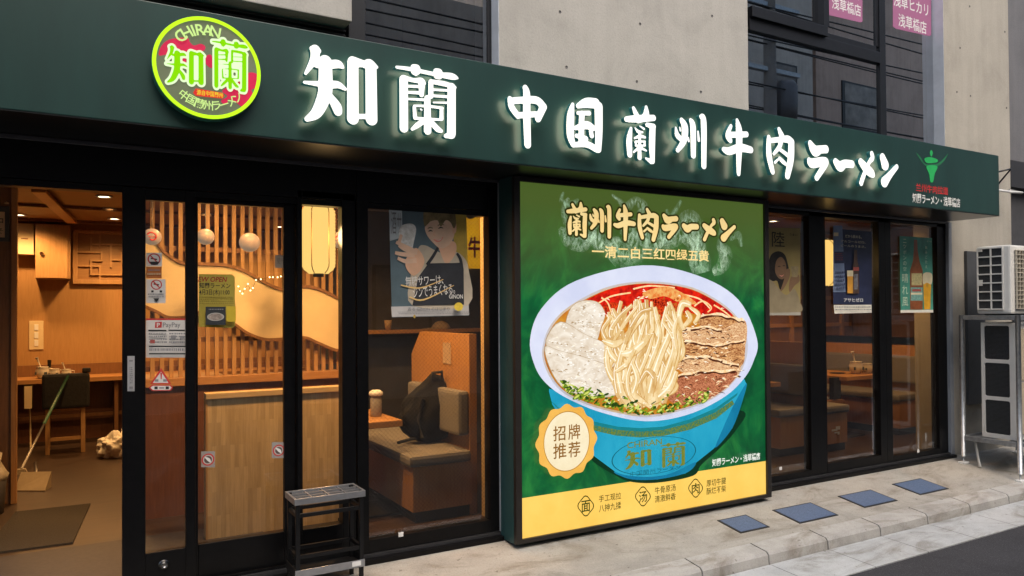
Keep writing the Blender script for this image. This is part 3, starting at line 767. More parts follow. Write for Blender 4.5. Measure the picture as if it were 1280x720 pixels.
# film: dark green print, yellow foot
gm, gnt, gb = _new('panel_green')
n1 = _noise(gnt, 2.2, (1, 1, .8), 7, .62, 2.2)
n2 = _noise(gnt, 5.0, (1.6, 1, .5), 6, .6, 1.2)
r1 = _ramp(gnt, n1.outputs[0], [(.30, lin((5, 66, 40))), (.5, lin((12, 96, 50))), (.72, lin((44, 134, 62)))])
r2 = _ramp(gnt, n2.outputs[0], [(.3, (.72, .72, .72)), (.7, (1.15, 1.15, 1.1))])
o = _mix(gnt, r1.outputs[0], r2.outputs[0], .8, 'MULTIPLY')
tc = gnt.nodes.new('ShaderNodeTexCoord'); sp = gnt.nodes.new('ShaderNodeSeparateXYZ'); gnt.links.new(tc.outputs['Object'], sp.inputs[0])
r3 = _ramp(gnt, sp.outputs[2], [(.0, (0, 0, 0)), (1., (1, 1, 1))])
mr = gnt.nodes.new('ShaderNodeMapRange'); mr.inputs[1].default_value = 1.55; mr.inputs[2].default_value = 2.2
gnt.links.new(sp.outputs[2], mr.inputs[0])
o = _mix(gnt, o, lin((80, 102, 42)), mr.outputs[0])
gnt.links.new(_mix(gnt, o, (.3, .3, .3), 1.0, 'MULTIPLY'), gb.inputs['Base Color']); gnt.links.new(o, gb.inputs['Emission Color'])
gb.inputs['Emission Strength'].default_value = .8*K; gb.inputs['Roughness'].default_value = .3
YEL = lit('panel_yellow', lin((253, 208, 102)), lin((247, 198, 90)), .86, 4)
zband0, zband1 = XZ(650.8, 622, YP)[1], XZ(957, 577, YP)[1]
zb = (zband0+zband1)/2
A = Art(YP, .0004)
A.wrect(xf0, xf1, zb, zf1, gm)
A.wrect(xf0, xf1, zf0, zb, YEL)
A.build('film', lb)
ka = lambda x, y: (660+x/3.273, 320+y/3.273)
kb = lambda x, y: (660+x/4.267, 500+y/4.267)
kt = lambda x, y: (700+x/5.565, 240+y/5.565)
A = Art(YP-.0012, .0001)
# steam
SM = smoke('steam', lin((205, 230, 205)), .24)
SM2 = smoke('steam_thin', lin((190, 225, 195)), .18)
for P, mt in (([(60,40,3),(30,120,8),(70,230,14),(130,330,10),(200,300,6)], SM), ([(0,250,6),(60,330,16),(160,380,10),(230,300,14),(330,370,16),(420,330,8)], SM), ([(360,20,3),(420,70,6),(460,110,10),(520,60,8),(575,110,14),(560,180,10)], SM),
           ([(470,350,26),(520,290,30),(600,340,34),(660,300,24),(720,370,30)], SM), ([(340,470,20),(400,400,24),(480,440,28),(560,400,20)], SM2), ([(700,330,20),(800,300,22),(900,200,22),(960,300,24),(930,420,20)], SM), ([(860,170,6),(900,210,12),(880,300,18),(960,350,20),(960,470,16)], SM),
           ([(1100,190,4),(1130,260,10),(1120,370,12),(1150,440,18),(1120,520,14),(1060,560,8)], SM), ([(740,120,4),(760,170,6),(800,130,6),(840,60,4)], SM2), ([(1180,330,4),(1240,300,8),(1260,380,4)], SM2), ([(20,0,3),(10,60,6),(60,90,8),(130,60,5)], SM2), ([(200,200,8),(260,260,10),(230,330,12),(290,380,14)], SM), ([(900,520,20),(980,480,24),(1000,560,16)], SM2)):
    for q_ in (2.6, 1.8, 1.1, .5): A.ribbon([(*kt(p[0], p[1]), p[2]/4*q_) for p in P], mt, 10)
A.build('steam_print', lb)
A = Art(YP-.003, .000025)
RIMC = lit('bowl_rim', lin((222, 228, 248)), lin((206, 213, 240)), .82, 3)
BLUE_B = lit('bowl_blue', lin((48, 172, 204)), lin((22, 148, 186)), .82, 3, (1, 1, .4))
BLUE_D = lit('bowl_blue_dark', lin((14, 116, 158)), lin((22, 136, 176)), .75, 3)
SHAD = lit('print_dark_green', lin((8, 52, 30)), lin((9, 60, 34)), .6, 3)
A.poly([kb(*p) for p in ((180,120),(330,312),(470,404),(560,438),(700,440),(880,404),(925,345),(1020,260),(1110,160),(1150,60),(900,60),(500,100))], SHAD, True)
A.poly([kb(*p) for p in ((112,-60),(112,-45),(130,25),(210,150),(340,290),(462,380),(470,395),(560,424),(690,424),(840,392),(892,338),(990,260),(1090,150),(1150,-20),(1165,-85),(1140,-140),(640,60))], BLUE_B, False)
A.poly([kb(*p) for p in ((460,382),(520,400),(640,410),(760,392),(892,332),(850,386),(700,422),(560,424),(478,398))], BLUE_D, True)
A.poly([kb(*p) for p in ((1165,-90),(1150,-15),(1092,145),(1000,255),(1040,150),(1100,20))], BLUE_D, True)
GOLD_B = lit('bowl_gold', lin((120, 140, 50)), lin((60, 130, 110)), .65, 60, stops=(.42, .58))
A.poly([kb(*p) for p in ((330,125),(480,158),(600,166),(720,158),(860,122),(1000,65),(1090,0),(1100,22),(1005,98),(865,158),(722,192),(600,200),(470,190),(340,160))], GOLD_B, False)
A.poly([kb(*p) for p in ((118,0),(200,70),(330,110),(480,142),(600,150),(720,142),(860,104),(1000,44),(1120,-40),(1112,-22),(1000,66),(860,124),(720,160),(600,168),(480,160),(330,130),(200,96))], lit('bowl_teal', lin((25, 140, 150)), None, .7, 9), False)
A.poly([ka(*p) for p in ((8,345),(55,215),(195,102),(470,38),(700,82),(860,178),(937,340),(922,432),(878,508),(795,582),(650,650),(480,676),(300,640),(160,582),(78,525),(30,455))], RIMC, True)
A.poly([ka(*p) for p in ((58,385),(88,290),(170,205),(320,128),(480,104),(650,122),(772,178),(856,250),(896,335),(890,430),(835,522),(742,592),(600,640),(480,659),(330,634),(216,598),(126,545),(74,465))], lit('bowl_inner', lin((200, 205, 222)), lin((216, 190, 150)), .75, 4), True)
SOUP = lit('broth', lin((214, 150, 50)), lin((196, 110, 28)), .78, 18)
A.poly([ka(*p) for p in ((66,385),(95,295),(172,215),(322,138),(480,112),(648,130),(766,184),(848,252),(886,335),(880,428),(828,516),(738,586),(600,632),(480,650),(332,626),(222,592),(134,540),(82,462))], SOUP, True)
CHILI = lit('chili_oil', lin((226, 34, 12)), lin((165, 12, 5)), .9, 26, stops=(.4, .62))
CHILI2 = lit('chili_flakes', lin((235, 70, 20)), lin((120, 12, 5)), .85, 90, stops=(.4, .6))
A.poly([ka(*p) for p in ((172,222),(322,140),(480,114),(648,132),(766,186),(838,245),(770,262),(690,240),(610,225),(560,262),(470,240),(400,275),(330,245),(280,210),(220,225))], CHILI, True)
A.poly([ka(*p) for p in ((290,235),(340,190),(430,205),(520,170),(600,195),(650,225),(560,255),(450,290),(380,260))], CHILI2, True)
OIL = lit('oil_glint', lin((250, 190, 110)), lin((255, 225, 180)), .9, 60)
rr = random.Random(5)
for P in (((285,195),(340,165),(420,150)), ((430,135),(500,122),(600,130)), ((440,190),(500,150),(590,140),(640,165)), ((620,155),(700,175),(745,215)), ((680,205),(715,185),(750,210),(735,230)), ((300,170),(325,190),(340,230)), ((760,200),(800,225),(830,250))):
    A.ribbon([(*ka(*p), 1.0) for p in P], OIL, 8)
A.poly([ka(*p) for p in ((470,150),(560,125),(630,150),(690,195),(620,190),(560,165),(500,175))], lit('onion_slice', lin((240, 190, 110)), lin((225, 120, 50)), .85, 30), True)
for i in range(60):
    x = rr.uniform(440, 640); y = rr.uniform(172, 240); q = rr.uniform(2.5, 6)
    p = ka(x, y); c_ = A.P(*p); A.disc(c_[0], c_[1], q*.0022, q*.0019, lit('chili_seed', lin((225, 130, 45)), lin((150, 20, 10)), .8, 200) if i % 2 else lit('chili_bit', lin((120, 10, 8)), None, .7, 200), 7)
# beef
BEEF = lit('beef', lin((232, 178, 118)), lin((140, 76, 36)), .85, 20, (1, 1, 2.4), (.40, .60), 9, 2.5)
BEEF2 = lit('beef_pale', lin((240, 204, 156)), lin((178, 108, 58)), .85, 22, (1, 1, 2.6), (.40, .62), 9, 3)
BEEF3 = lit('beef_red', lin((214, 140, 100)), lin((132, 66, 38)), .85, 30, (1, 1, 2.), (.40, .6), 9, 2)
for P, mt in ((((690,250),(770,235),(850,255),(884,262),(890,330),(800,340),(720,300)), BEEF), (((612,305),(700,290),(790,300),(884,262),(892,350),(860,390),(740,370),(640,345)), BEEF2), (((612,345),(720,365),(860,350),(886,400),(860,455),(720,440),(622,410)), BEEF),
              (((615,420),(700,410),(830,430),(868,468),(800,520),(690,490),(620,470)), BEEF2), (((575,505),(650,480),(760,470),(850,470),(835,515),(752,580),(660,610),(590,600),(560,560)), BEEF3)):
    A.poly([ka(*p) for p in P], mt, True)
GLINT = lit('fat_glint', lin((255, 232, 195)), lin((240, 190, 130)), .9, 50)
DK = lit('beef_dark', lin((100, 48, 20)), lin((80, 34, 14)), .7, 50)
for P in (((612,345),(680,352),(760,366),(850,352),(884,345)), ((620,420),(700,412),(780,425),(862,448)), ((578,508),(650,482),(760,472),(850,470)), ((690,252),(770,238),(850,258),(884,266)), ((614,306),(700,292),(790,302))):
    q = [(x, y-2+rr.uniform(-4, 4)) for x, y in crom(P, False, 4)]
    A.ribbon([(*ka(x, y+7), rr.uniform(.8, 1.8)) for x, y in q], DK, 4); A.ribbon([(*ka(x, y), rr.uniform(.5, 2.0)) for x, y in q], GLINT, 4)
for i in range(120):
    x = rr.uniform(606, 862); y = rr.uniform(285, 590)
    if x < 640 and y > 470 or x+y > 1345 or x-y > 560: continue
    L = rr.uniform(8, 34); dy = rr.uniform(-12, 12)
    A.ribbon([(*ka(x, y), .15), (*ka(x+L*.5, y+dy*.2-3), rr.uniform(.3, .9)), (*ka(x+L, y+dy), .15)], GLINT if i % 5 < 3 else DK, 5)
for i in range(70):
    x = rr.uniform(625, 850); y = rr.uniform(290, 570)
    if x+y > 1320 or x-y > 540 or (x < 650 and y > 460): continue
    c_ = A.P(*ka(x, y)); A.disc(c_[0], c_[1], rr.uniform(.005, .02), rr.uniform(.003, .008), (GLINT, DK, BEEF2, BEEF)[i % 4], 9, 0, rr.uniform(-.5, .5))
# radish
RAD = lit('radish', lin((238, 230, 216)), lin((212, 196, 174)), .88, 10, (1, 1, 1.6), (.38, .64), 8, 1)
RADW = lit('radish_glint', lin((250, 248, 242)), lin((240, 236, 226)), .88, 60)
RADE = lit('radish_edge', lin((188, 165, 130)), lin((170, 140, 100)), .75, 30)
for P in (((155,285),(175,212),(222,184),(282,190),(312,236),(296,290),(272,352),(210,320)), ((72,345),(130,270),(232,322),(372,388),(356,440),(300,470),(180,440),(100,400)), ((66,372),(125,388),(252,422),(352,470),(358,565),(250,572),(150,545),(92,470))):
    c0 = np.mean(P, 0)
    A.poly([ka(*(c0+(np.array(p)-c0)*1.025)) for p in P], RADE, True, n=4); A.poly([ka(*p) for p in P], RAD, True, n=4)
    for i in range(110):
        u = rr.uniform(0, 6.283); r_ = rr.uniform(0, .8)**.6
        q = np.array(P[int(u/6.283*len(P)) % len(P)]); x, y = c0+(q-c0)*r_+np.array([rr.uniform(-12, 12), rr.uniform(-8, 8)])
        A.ribbon([(*ka(x-rr.uniform(2, 7), y), .12), (*ka(x, y-2), rr.uniform(.3, .8)), (*ka(x+rr.uniform(2, 7), y+rr.uniform(-3, 3)), .12)], RADW if i % 4 else RADE, 4)
# noodles
NOOE = lit('noodle_edge', lin((198, 146, 74)), lin((226, 184, 112)), .8, 30)
NOO = lit('noodle', lin((248, 228, 182)), lin((222, 186, 122)), .85, 16, (1, 1, .5))
NOO2 = lit('noodle_deep', lin((236, 206, 150)), lin((206, 160, 92)), .82, 12, (1, 1, .5))
NOOW = lit('noodle_glint', lin((255, 246, 222)), None, .92, 30)
NP = [[(420,200),(360,255),(330,320),(372,392),(350,470),(360,560),(400,610)], [(330,255),(300,300),(318,345),(380,330)], [(470,240),(420,300),(380,380),(362,470),(378,560),(420,622)], [(440,205),(395,265),(345,345)],
      [(480,240),(452,330),(425,420),(400,500),(410,570),(455,628)], [(500,215),(455,230),(415,290),(390,360)], [(505,250),(500,340),(470,430),(440,510),(450,580),(500,620)], [(520,262),(532,330),(500,420),(470,500),(480,590)], [(560,240),(575,300),(540,390),(512,470),(490,560),(500,610)],
      [(545,270),(590,350),(570,440),(540,520),(510,600)], [(560,245),(605,320),(604,400),(585,470),(560,540),(520,596)], [(610,245),(590,300),(600,380),(585,450)], [(660,200),(625,195),(610,250),(630,300)], [(640,225),(655,255),(632,285)], [(655,210),(690,240),(670,275)], [(600,470),(575,530),(530,575),(490,600)],
      [(420,440),(440,500),(425,560),(470,600)], [(380,400),(420,390),(470,350),(500,300)], [(352,470),(395,440),(430,380)], [(450,520),(480,470),(510,500),(500,560)], [(300,345),(345,360),(380,345)]]
rr = random.Random(11)
GEN = []
for i in range(30):
    t = rr.random(); g = rr.gauss
    u = t+g(0, .05)
    GEN.append([(320+285*t+g(0, 14), 240-45*math.sin(math.pi*t)+g(0, 16)), (312+300*t+g(0, 16), 305+g(0, 12)), (322+290*u+g(0, 20), 380+g(0, 14)), (335+265*u+g(0, 24), 450+g(0, 14)), (345+245*t+g(0, 24), 525+g(0, 12)), (385+175*(t+g(0, .12)), 590+20*math.sin(math.pi*t)+g(0, 10))])
for P in GEN+NP:
    wd = rr.uniform(2.4, 5.2); n = len(P)
    ww = [wd*(.6 if i in (0, n-1) else rr.uniform(.7, 1.2)) for i in range(n)]
    A.ribbon([(*ka(p[0]+1.5, p[1]+1), a+.75) for p, a in zip(P, ww)], NOOE, 9); A.ribbon([(*ka(*p), a) for p, a in zip(P, ww)], NOO if rr.random() < .7 else NOO2, 9)
    A.ribbon([(*ka(p[0]-4, p[1]), a*.2) for p, a in zip(P[:-1], ww)], NOOW, 9)
# herbs along the near rim
HB1 = lit('herb', lin((150, 178, 40)), lin((70, 110, 20)), .75, 60); HB2 = lit('herb_dark', lin((58, 92, 22)), lin((30, 60, 14)), .7, 60); HB3 = lit('herb_light', lin((214, 222, 110)), None, .85, 60)
arc = [(132,540),(170,565),(222,588),(280,605),(332,622),(400,640),(480,646),(560,638),(610,628),(690,604),(730,586)]
for i in range(260):
    t = rr.uniform(0, len(arc)-1.001); k = int(t); f = t-k
    x = arc[k][0]*(1-f)+arc[k+1][0]*f; y = arc[k][1]*(1-f)+arc[k+1][1]*f - abs(rr.gauss(0, 24))
    c_ = A.P(*ka(x, y)); A.disc(c_[0], c_[1], rr.uniform(.009, .028), rr.uniform(.004, .011), (HB1, HB2, HB3, HB1, HB2)[i % 5], 8, 0, rr.uniform(-.9, .9))
for x, y in ((545, 615), (530, 630), (712, 592), (410, 632), (205, 545), (230, 560), (190, 575)):
    c_ = A.P(*ka(x, y)); A.disc(c_[0], c_[1], .036, .013, HB1, 14, 0, .4); A.disc(c_[0], c_[1], .024, .007, HB3, 12, 0, .4)
for i in range(130):
    x = rr.uniform(90, 870); y = rr.uniform(130, 620)
    if ((x-480)/400)**2+((y-385)/255)**2 > 1: continue
    A.ribbon([(*ka(x, y), .1), (*ka(x+rr.uniform(3, 9), y+rr.uniform(-5, 5)), rr.uniform(.3, .75)), (*ka(x+rr.uniform(10, 16), y+rr.uniform(-6, 6)), .1)], NOOW, 4)
# maker's mark on the bowl
GOLDL = lit('bowl_mark', lin((112, 130, 48)), lin((134, 142, 56)), .7, 30)
c_ = A.P(*kb(665, 292)); r_ = A.P(*kb(882, 292))[0]-c_[0]; rz_ = c_[1]-A.P(*kb(665, 390))[1]
A.disc(c_[0], c_[1], r_, rz_, lit('bowl_line', lin((20, 105, 120)), None, .7, 9), 56, .975, 0.0)
def bbk(f, x0, x1, y0, y1):
    xm = (x0+x1)/2; return (A.P(*f(x0, y0))[0], A.P(*f(x1, y0))[0], A.P(*f(xm, y1))[1], A.P(*f(xm, y0))[1])
for ch, bx in (('知', (500, 648, 258, 360)), ('蘭', (690, 830, 222, 354))):
    P, t = (glyph_into(ch, *bbk(kb, *bx), grow=-.002, res=.004)); A.tris(P, t, GOLDL)
A.text('CHIRAN', *[kb(515, 0)[0], kb(700, 0)[0]], kb(0, 212)[1], kb(0, 245)[1], GOLDL, .01)
A.text('中国蘭州ラーメン', *[kb(530, 0)[0], kb(800, 0)[0]], kb(0, 360)[1], kb(0, 386)[1], lit('bowl_line', lin((20, 105, 120)), None, .7, 9), .0)
A.build('bowl_print', lb)
A = Art(A.Y-A.step*(A.k+3), .0001)
# badge
BADG = lit('badge_gold', lin((250, 200, 100)), lin((236, 176, 76)), .8, 3)
BADC = lit('badge_cream', lin((250, 240, 208)), lin((240, 224, 184)), .82, 4)
x_, z_ = A.P(*kb(208, 220)); R_ = (A.P(*kb(366, 220))[0]-A.P(*kb(50, 220))[0])/2
A.world_poly([(x_+R_*(1+.045*math.cos(12*q))*math.cos(q), z_+R_*(1+.045*math.cos(12*q))*math.sin(q)) for q in [2*math.pi*k/96 for k in range(96)]], BADG)
A.disc(x_, z_, R_*.76, R_*.82, BADC, 48); A.disc(x_, z_, R_*.78, R_*.84, lit('badge_line', lin((205, 150, 60)), None, .7, 9), 48, .97)
BADT = lit('badge_text', lin((160, 108, 36)), None, .6, 9)
for t, bx in (('招', (134, 200, 138, 218)), ('牌', (214, 278, 128, 210)), ('推', (134, 204, 230, 312)), ('荐', (214, 278, 222, 304))):
    b4 = bbk(kb, *bx); v, f = text_mesh(t, .009); A.wtext(v, f, *b4, BADT)
A.build('badge_print', lb)
A = Art(A.Y-.002, .0001)
TITLE = lit('title_cream', lin((255, 228, 160)), lin((252, 216, 140)), .85, 6); TOUT = lit('title_outline', lin((62, 66, 14)), None, .5, 6)
for ch, bx in (('蘭2', (42, 190, 66, 318)), ('州', (202, 357, 84, 322)), ('牛', (368, 526, 86, 342)), ('肉', (537, 686, 110, 346)), ('ラ', (704, 822, 152, 328)), ('ー', (846, 966, 218, 284)), ('メ', (988, 1084, 178, 346)), ('ン', (1110, 1222, 184, 348))):
    b4 = bbk(kt, *bx)
    P, t = (glyph_into(ch, *b4, grow=.012, res=.003)); A.tris(P, t, TOUT)
for ch, bx in (('蘭2', (42, 190, 66, 318)), ('州', (202, 357, 84, 322)), ('牛', (368, 526, 86, 342)), ('肉', (537, 686, 110, 346)), ('ラ', (704, 822, 152, 328)), ('ー', (846, 966, 218, 284)), ('メ', (988, 1084, 178, 346)), ('ン', (1110, 1222, 184, 348))):
    P, t = (glyph_into(ch, *bbk(kt, *bx), grow=-.001, res=.0025)); A.tris(P, t, TITLE)
A.build('title_lettering', lb)
A = Art(A.Y, .0004)
A.text('一清二白三红四绿五黄', kt(222, 0)[0], kt(1035, 0)[0], kt(0, 388)[1], kt(0, 470)[1], TITLE, .016)
A.build('slogan_lettering', lb)
A = Art(A.Y, .0004)
A.text('知蘭ラーメン・浅草橋店', kb(982, 0)[0], kb(1238, 0)[0], kb(0, 297)[1], kb(0, 337)[1], lit('panel_white', lin((240, 245, 235)), None, .85, 9), .02)
A.build('shop_lettering', lb)
OLV = lit('panel_olive', lin((72, 84, 12)), None, .5, 9)
for ch, (cx_, cy_, hw, hh) in (('面', (308, 565, 52, 66)), ('汤', (613, 514, 49, 63)), ('肉', (894, 470, 46, 60))):
    A = Art(YP-.0012, .0001)
    D = [(cx_+sx*hw*q, cy_+sy*hh*q) for sx, sy in ((1, 0), (0, 1), (-1, 0), (0, -1)) for q in (1,)]
    def rnd(q):
        out = []
        for i in range(4):
            a, b, c = np.array(D[i-1]), np.array(D[i]), np.array(D[(i+1) % 4]); ce = np.array((cx_, cy_))
            a, b, c = ce+(a-ce)*q, ce+(b-ce)*q, ce+(c-ce)*q
            out += [b+(a-b)*.2, b+(a-b)*.07+(c-b)*.07, b+(c-b)*.2]
        return [kb(*p) for p in out]
    A.poly(rnd(1.0), OLV, False, [rnd(.88)])
    v, f = text_mesh(ch, .014); A.wtext(v, f, *bbk(kb, cx_-hw*.46, cx_+hw*.46, cy_-hh*.45, cy_+hh*.5), OLV)
    A.build('band_icon', lb)
A = Art(YP-.0012, .0001)
for t, x0, x1, ya, yb2 in (('手工现拉', 378, 497, 500, 537), ('八抻九揉', 378, 497, 550, 590), ('牛骨原汤', 676, 788, 456, 494), ('清澈鲜香', 676, 788, 502, 540), ('厚切牛腱', 952, 1056, 419, 456), ('酥烂不柴', 952, 1056, 461, 498)):
    A.text(t, kb(x0, 0)[0], kb(x1, 0)[0], kb(0, ya)[1], kb(0, yb2)[1], OLV, .008)
    if t in ('八抻九揉', '清澈鲜香', '酥烂不柴'): A.build('band_lettering', lb); A = Art(YP-.0012, .0001)

# ================================================================== UMBRELLA STAND
SB = plain('stand_black', (.005, .005, .0055), .4)
ALU = plain('stand_aluminium', (.42, .43, .45), .35, .8, .1, 30)
sx0, sx1, sy0, sy1 = 1.025, 1.40, -.30, -.105
zt = .505; zs = gz((sy0+sy1)/2)
us = thing('umbrella_stand', 'black metal umbrella stand with a silver grid top standing before the glass', 'umbrella stand', ((sx0+sx1)/2, (sy0+sy1)/2, zs))
for x in (sx0+.012, sx1-.012):
    for y in (sy0+.012, sy1-.012):
        MB().box(x-.011, x+.011, y-.011, y+.011, gz(y)-.002, zt-.004, SB, .002).build('leg', us)
for (z) in (.40, .18):
    for q in ((sx0+.024, sx1-.024, sy0+.004, sy0+.02), (sx0+.024, sx1-.024, sy1-.02, sy1-.004), (sx0+.004, sx0+.02, sy0+.024, sy1-.024), (sx1-.02, sx1-.004, sy0+.024, sy1-.024)):
        MB().box(*q, z, z+.02, SB).build('rail', us)
m = MB(); h = .034
m.box(sx0-.008, sx1+.008, sy0-.008, sy0+.004, zt-h, zt, ALU, .002).box(sx0-.008, sx1+.008, sy1-.004, sy1+.008, zt-h, zt, ALU, .002)
m.box(sx0-.008, sx0+.004, sy0+.004, sy1-.004, zt-h, zt, ALU, .002).box(sx1-.004, sx1+.008, sy0+.004, sy1-.004, zt-h, zt, ALU, .002)
for k in (1, 2):
    y = sy0+(sy1-sy0)*k/3; m.box(sx0+.004, sx1-.004, y-.004, y+.004, zt-.02, zt-.004, ALU)
for k in (1, 2, 3):
    x = sx0+(sx1-sx0)*k/4; m.box(x-.003, x+.003, sy0+.004, sy1-.004, zt-.019, zt-.005, ALU)
m.build('grid', us)
z0 = .085
m = MB().box(sx0, sx1, sy0, sy1, z0, z0+.006, SB)
m.box(sx0-.004, sx1+.004, sy0-.006, sy0, z0, z0+.04, ALU, .002).box(sx0, sx1, sy1, sy1+.005, z0, z0+.045, SB, .002)
m.box(sx0-.005, sx0, sy0, sy1, z0, z0+.045, SB, .002).box(sx1, sx1+.005, sy0, sy1, z0, z0+.045, SB, .002)
m.build('tray', us)
MB().box(sx1-.07, sx1-.02, sy0-.009, sy0-.0065, z0+.01, z0+.035, PAPER).build('sticker', us)

# ================================================================== AIR CONDITIONERS AND RACK
rkx0, rkx1, rky0, rky1 = 7.52, 8.5, -.70, -.19
zr = at(1197, 394, rky1)[2]; zl = at(1206, 544, rky1)[2]
rack = thing('steel_rack', 'galvanised steel rack carrying two stacked air conditioner units by the pillar', 'equipment rack', (8.0, -.45, gz(-.45)))
for x in (rkx0, rkx1):
    for y in (rky0, rky1):
        l = MB().tube([(x, y, gz(y)+.07), (x, y, zr)], .022, GALV, 14).build('leg', rack)
        MB().tube([(x, y, gz(y)+.02), (x, y, gz(y)+.09)], .008, GALV, 8).box(x-.045, x+.045, y-.03, y+.03, gz(y)-.004, gz(y)+.016, PAPER, .004).build('foot', l)
for z in (zr-.045, zl-.04):
    for x in (rkx0, rkx1): MB().box(x-.015, x+.015, rky0+.022, rky1-.022, z, z+.042, GALV, .003).build('beam', rack)
    for y in (rky0, rky1): MB().box(rkx0+.022, rkx1-.022, y-.015, y+.015, z, z+.042, GALV, .003).build('beam', rack)
for y in (rky0+.1, rky1-.1):
    for z in (zr, zl): MB().box(rkx0-.012, rkx1+.012, y-.03, y+.03, z-.043, z-.002, GALV).build('beam', rack)
def rrect(y0, y1, z0, z1, r, n=5):
    P = []
    for (cy, cz, a0) in ((y1-r, z1-r, 0), (y0+r, z1-r, 90), (y0+r, z0+r, 180), (y1-r, z0+r, 270)):
        for k in range(n+1):
            a = math.radians(a0+90*k/n); P.append((cy+r*math.cos(a), cz+r*math.sin(a)))
    return P
# upper unit, its louvred flank towards the street camera
ux0, uy0, uy1 = 7.53, -.64, -.33
uz0, uz1 = zr+.012, at(1222, 309, -.33)[2]
t = thing('air_conditioner_unit', 'white outdoor air conditioner unit with slotted side standing on top of the steel rack', 'air conditioner', (7.92, -.48, uz0))
m = MB().box(ux0+.004, 8.33, uy0+.004, uy1, uz0, uz1, ACW, .018); m.build('casing', t)
m = MB(); rows = 7; hz = (uz1-uz0-.07)/rows; cyw = [(uy0+.075, uy0+.165), (uy0+.178, uy1-.025)]
m.box(ux0-.0005, ux0+.003, uy0+.07, uy1-.018, uz0+.045, uz1-.02, ACD)
for r in range(rows+1):
    z = uz0+.045+r*(uz1-uz0-.065)/rows; m.box(ux0-.012, ux0-.001, uy0+.065, uy1-.015, z-.006, z+.006, ACW, .002)
for y in (uy0+.067, uy0+.172, uy1-.017): m.box(ux0-.013, ux0-.001, y-.006, y+.006, uz0+.039, uz1-.014, ACW, .002)
m.box(ux0-.011, ux0-.001, uy1-.06, uy1-.024, uz0+.27, uz0+.325, ACW).box(ux0-.011, ux0-.001, uy1-.06, uy1-.024, uz1-.05, uz1-.02, ACW)
m.build('side_grille', t)
m = MB().box(ux0+.08, 8.2, uy0-.0005, uy0+.003, uz0+.05, uz1-.05, ACD)
for k in range(14):
    z = uz0+.05+k*(uz1-uz0-.1)/13; m.box(ux0+.07, 8.21, uy0-.02, uy0-.002, z-.0035, z+.0035, plain('grille_beige', (.50, .45, .36), .5))
for k in range(12):
    x = ux0+.08+k*(8.2-ux0-.08)/11; m.box(x-.0035, x+.0035, uy0-.0195, uy0-.0025, uz0+.05, uz1-.05, plain('grille_beige', (.50, .45, .36), .5))
m.build('fan_grille', t)
for x in (ux0+.14, 8.18): MB().box(x-.04, x+.04, uy0+.02, uy1-.02, zr-.001, uz0, ACD).build('foot', t)
# lower, tall unit
lx0, ly0, ly1 = 7.60, -.66, -.33
lz0, lz1 = zl+.006, at(1218, 402, -.33)[2]-.01
lz1 = min(lz1, zr-.06)
t = thing('air_conditioner_unit', 'tall white outdoor air conditioner unit with three dark side openings inside the steel rack', 'air conditioner', (8.0, -.5, lz0))
m = MB().box(lx0+.012, 8.42, ly0+.012, ly1, lz0, lz1, ACW, .01)
nO = 3; gap = .035; hh = (lz1-lz0-.07-gap*(nO-1))/nO; H = []
OUT = [(ly0, lz0), (ly1, lz0), (ly1, lz1), (ly0, lz1)]
for k in range(nO): H.append(rrect(ly0+.075, ly1-.03, lz0+.04+k*(hh+gap), lz0+.04+k*(hh+gap)+hh, .018))
P, tri = fill([OUT]+H)
m.add([(lx0-.004, p[0], p[1]) for p in P], tri, ACW)
for L in [OUT]+H:
    n = len(L); m.add([(x, p[0], p[1]) for x in (lx0-.004, lx0+.0115) for p in L], [(i, (i+1) % n, n+(i+1) % n, n+i) for i in range(n)], ACW)
m.build('casing', t)
m = MB()
for L in H:
    ys = [p[0] for p in L]; zs_ = [p[1] for p in L]
    m.box(lx0+.009, lx0+.0112, min(ys), max(ys), min(zs_), max(zs_), ACD)
    z = min(zs_)+.008
    while z < max(zs_)-.004: m.box(lx0+.005, lx0+.0085, min(ys), max(ys), z, z+.004, plain('fin_grey', (.07, .075, .08), .5, .4)); z += .012
m.build('side_opening', t)
BEI = plain('fan_guard_beige', (.50, .42, .30), .5)
for k in range(2):
    cz_ = lz0+(lz1-lz0)*(.27+.46*k); m = MB()
    m.box(lx0+.03, 8.4, ly0-.004, ly0+.006, cz_-(lz1-lz0)*.22, cz_+(lz1-lz0)*.22, BEI, .004)
    for r in (.05, .09, .13, .165):
        m.tube([(8.02+r*math.cos(a), ly0-.012, cz_+r*math.sin(a)) for a in [2*math.pi*i/32 for i in range(33)]], .004, BEI, 6)
    for i in range(10):
        a = 2*math.pi*i/10; m.tube([(8.02+.03*math.cos(a), ly0-.012, cz_+.03*math.sin(a)), (8.02+.19*math.cos(a+.5), ly0-.012, cz_+.19*math.sin(a+.5))], .004, BEI, 6)
    m.build('fan_grille', t)
for x in (lx0+.16, 8.26): MB().box(x-.04, x+.04, ly0+.03, ly1-.02, zl-.001, lz0, ACD).build('foot', t)
MB().tube([(7.62, -.25, zl-.01), (7.60, -.26, .2), (7.56, -.3, .08), (7.53, -.34, gz(-.34)+.012)], .012, plain('hose_grey', (.4, .4, .38), .6), 10).build('drain_hose', label='pale grey drain hose curling under the steel rack', cat='hose')
MB().box(at(1209, 350, -.03)[0], 8.25, -.032, -.0025, .5, at(1212, 314, -.03)[2], plain('dark_plate', (.07, .073, .08), .5)).build('shade_sheet', label='dark sheet standing in for shade on the pillar behind the air conditioner units', cat='shade sheet')  # dark sheet added for the unit's shadow on the pillar
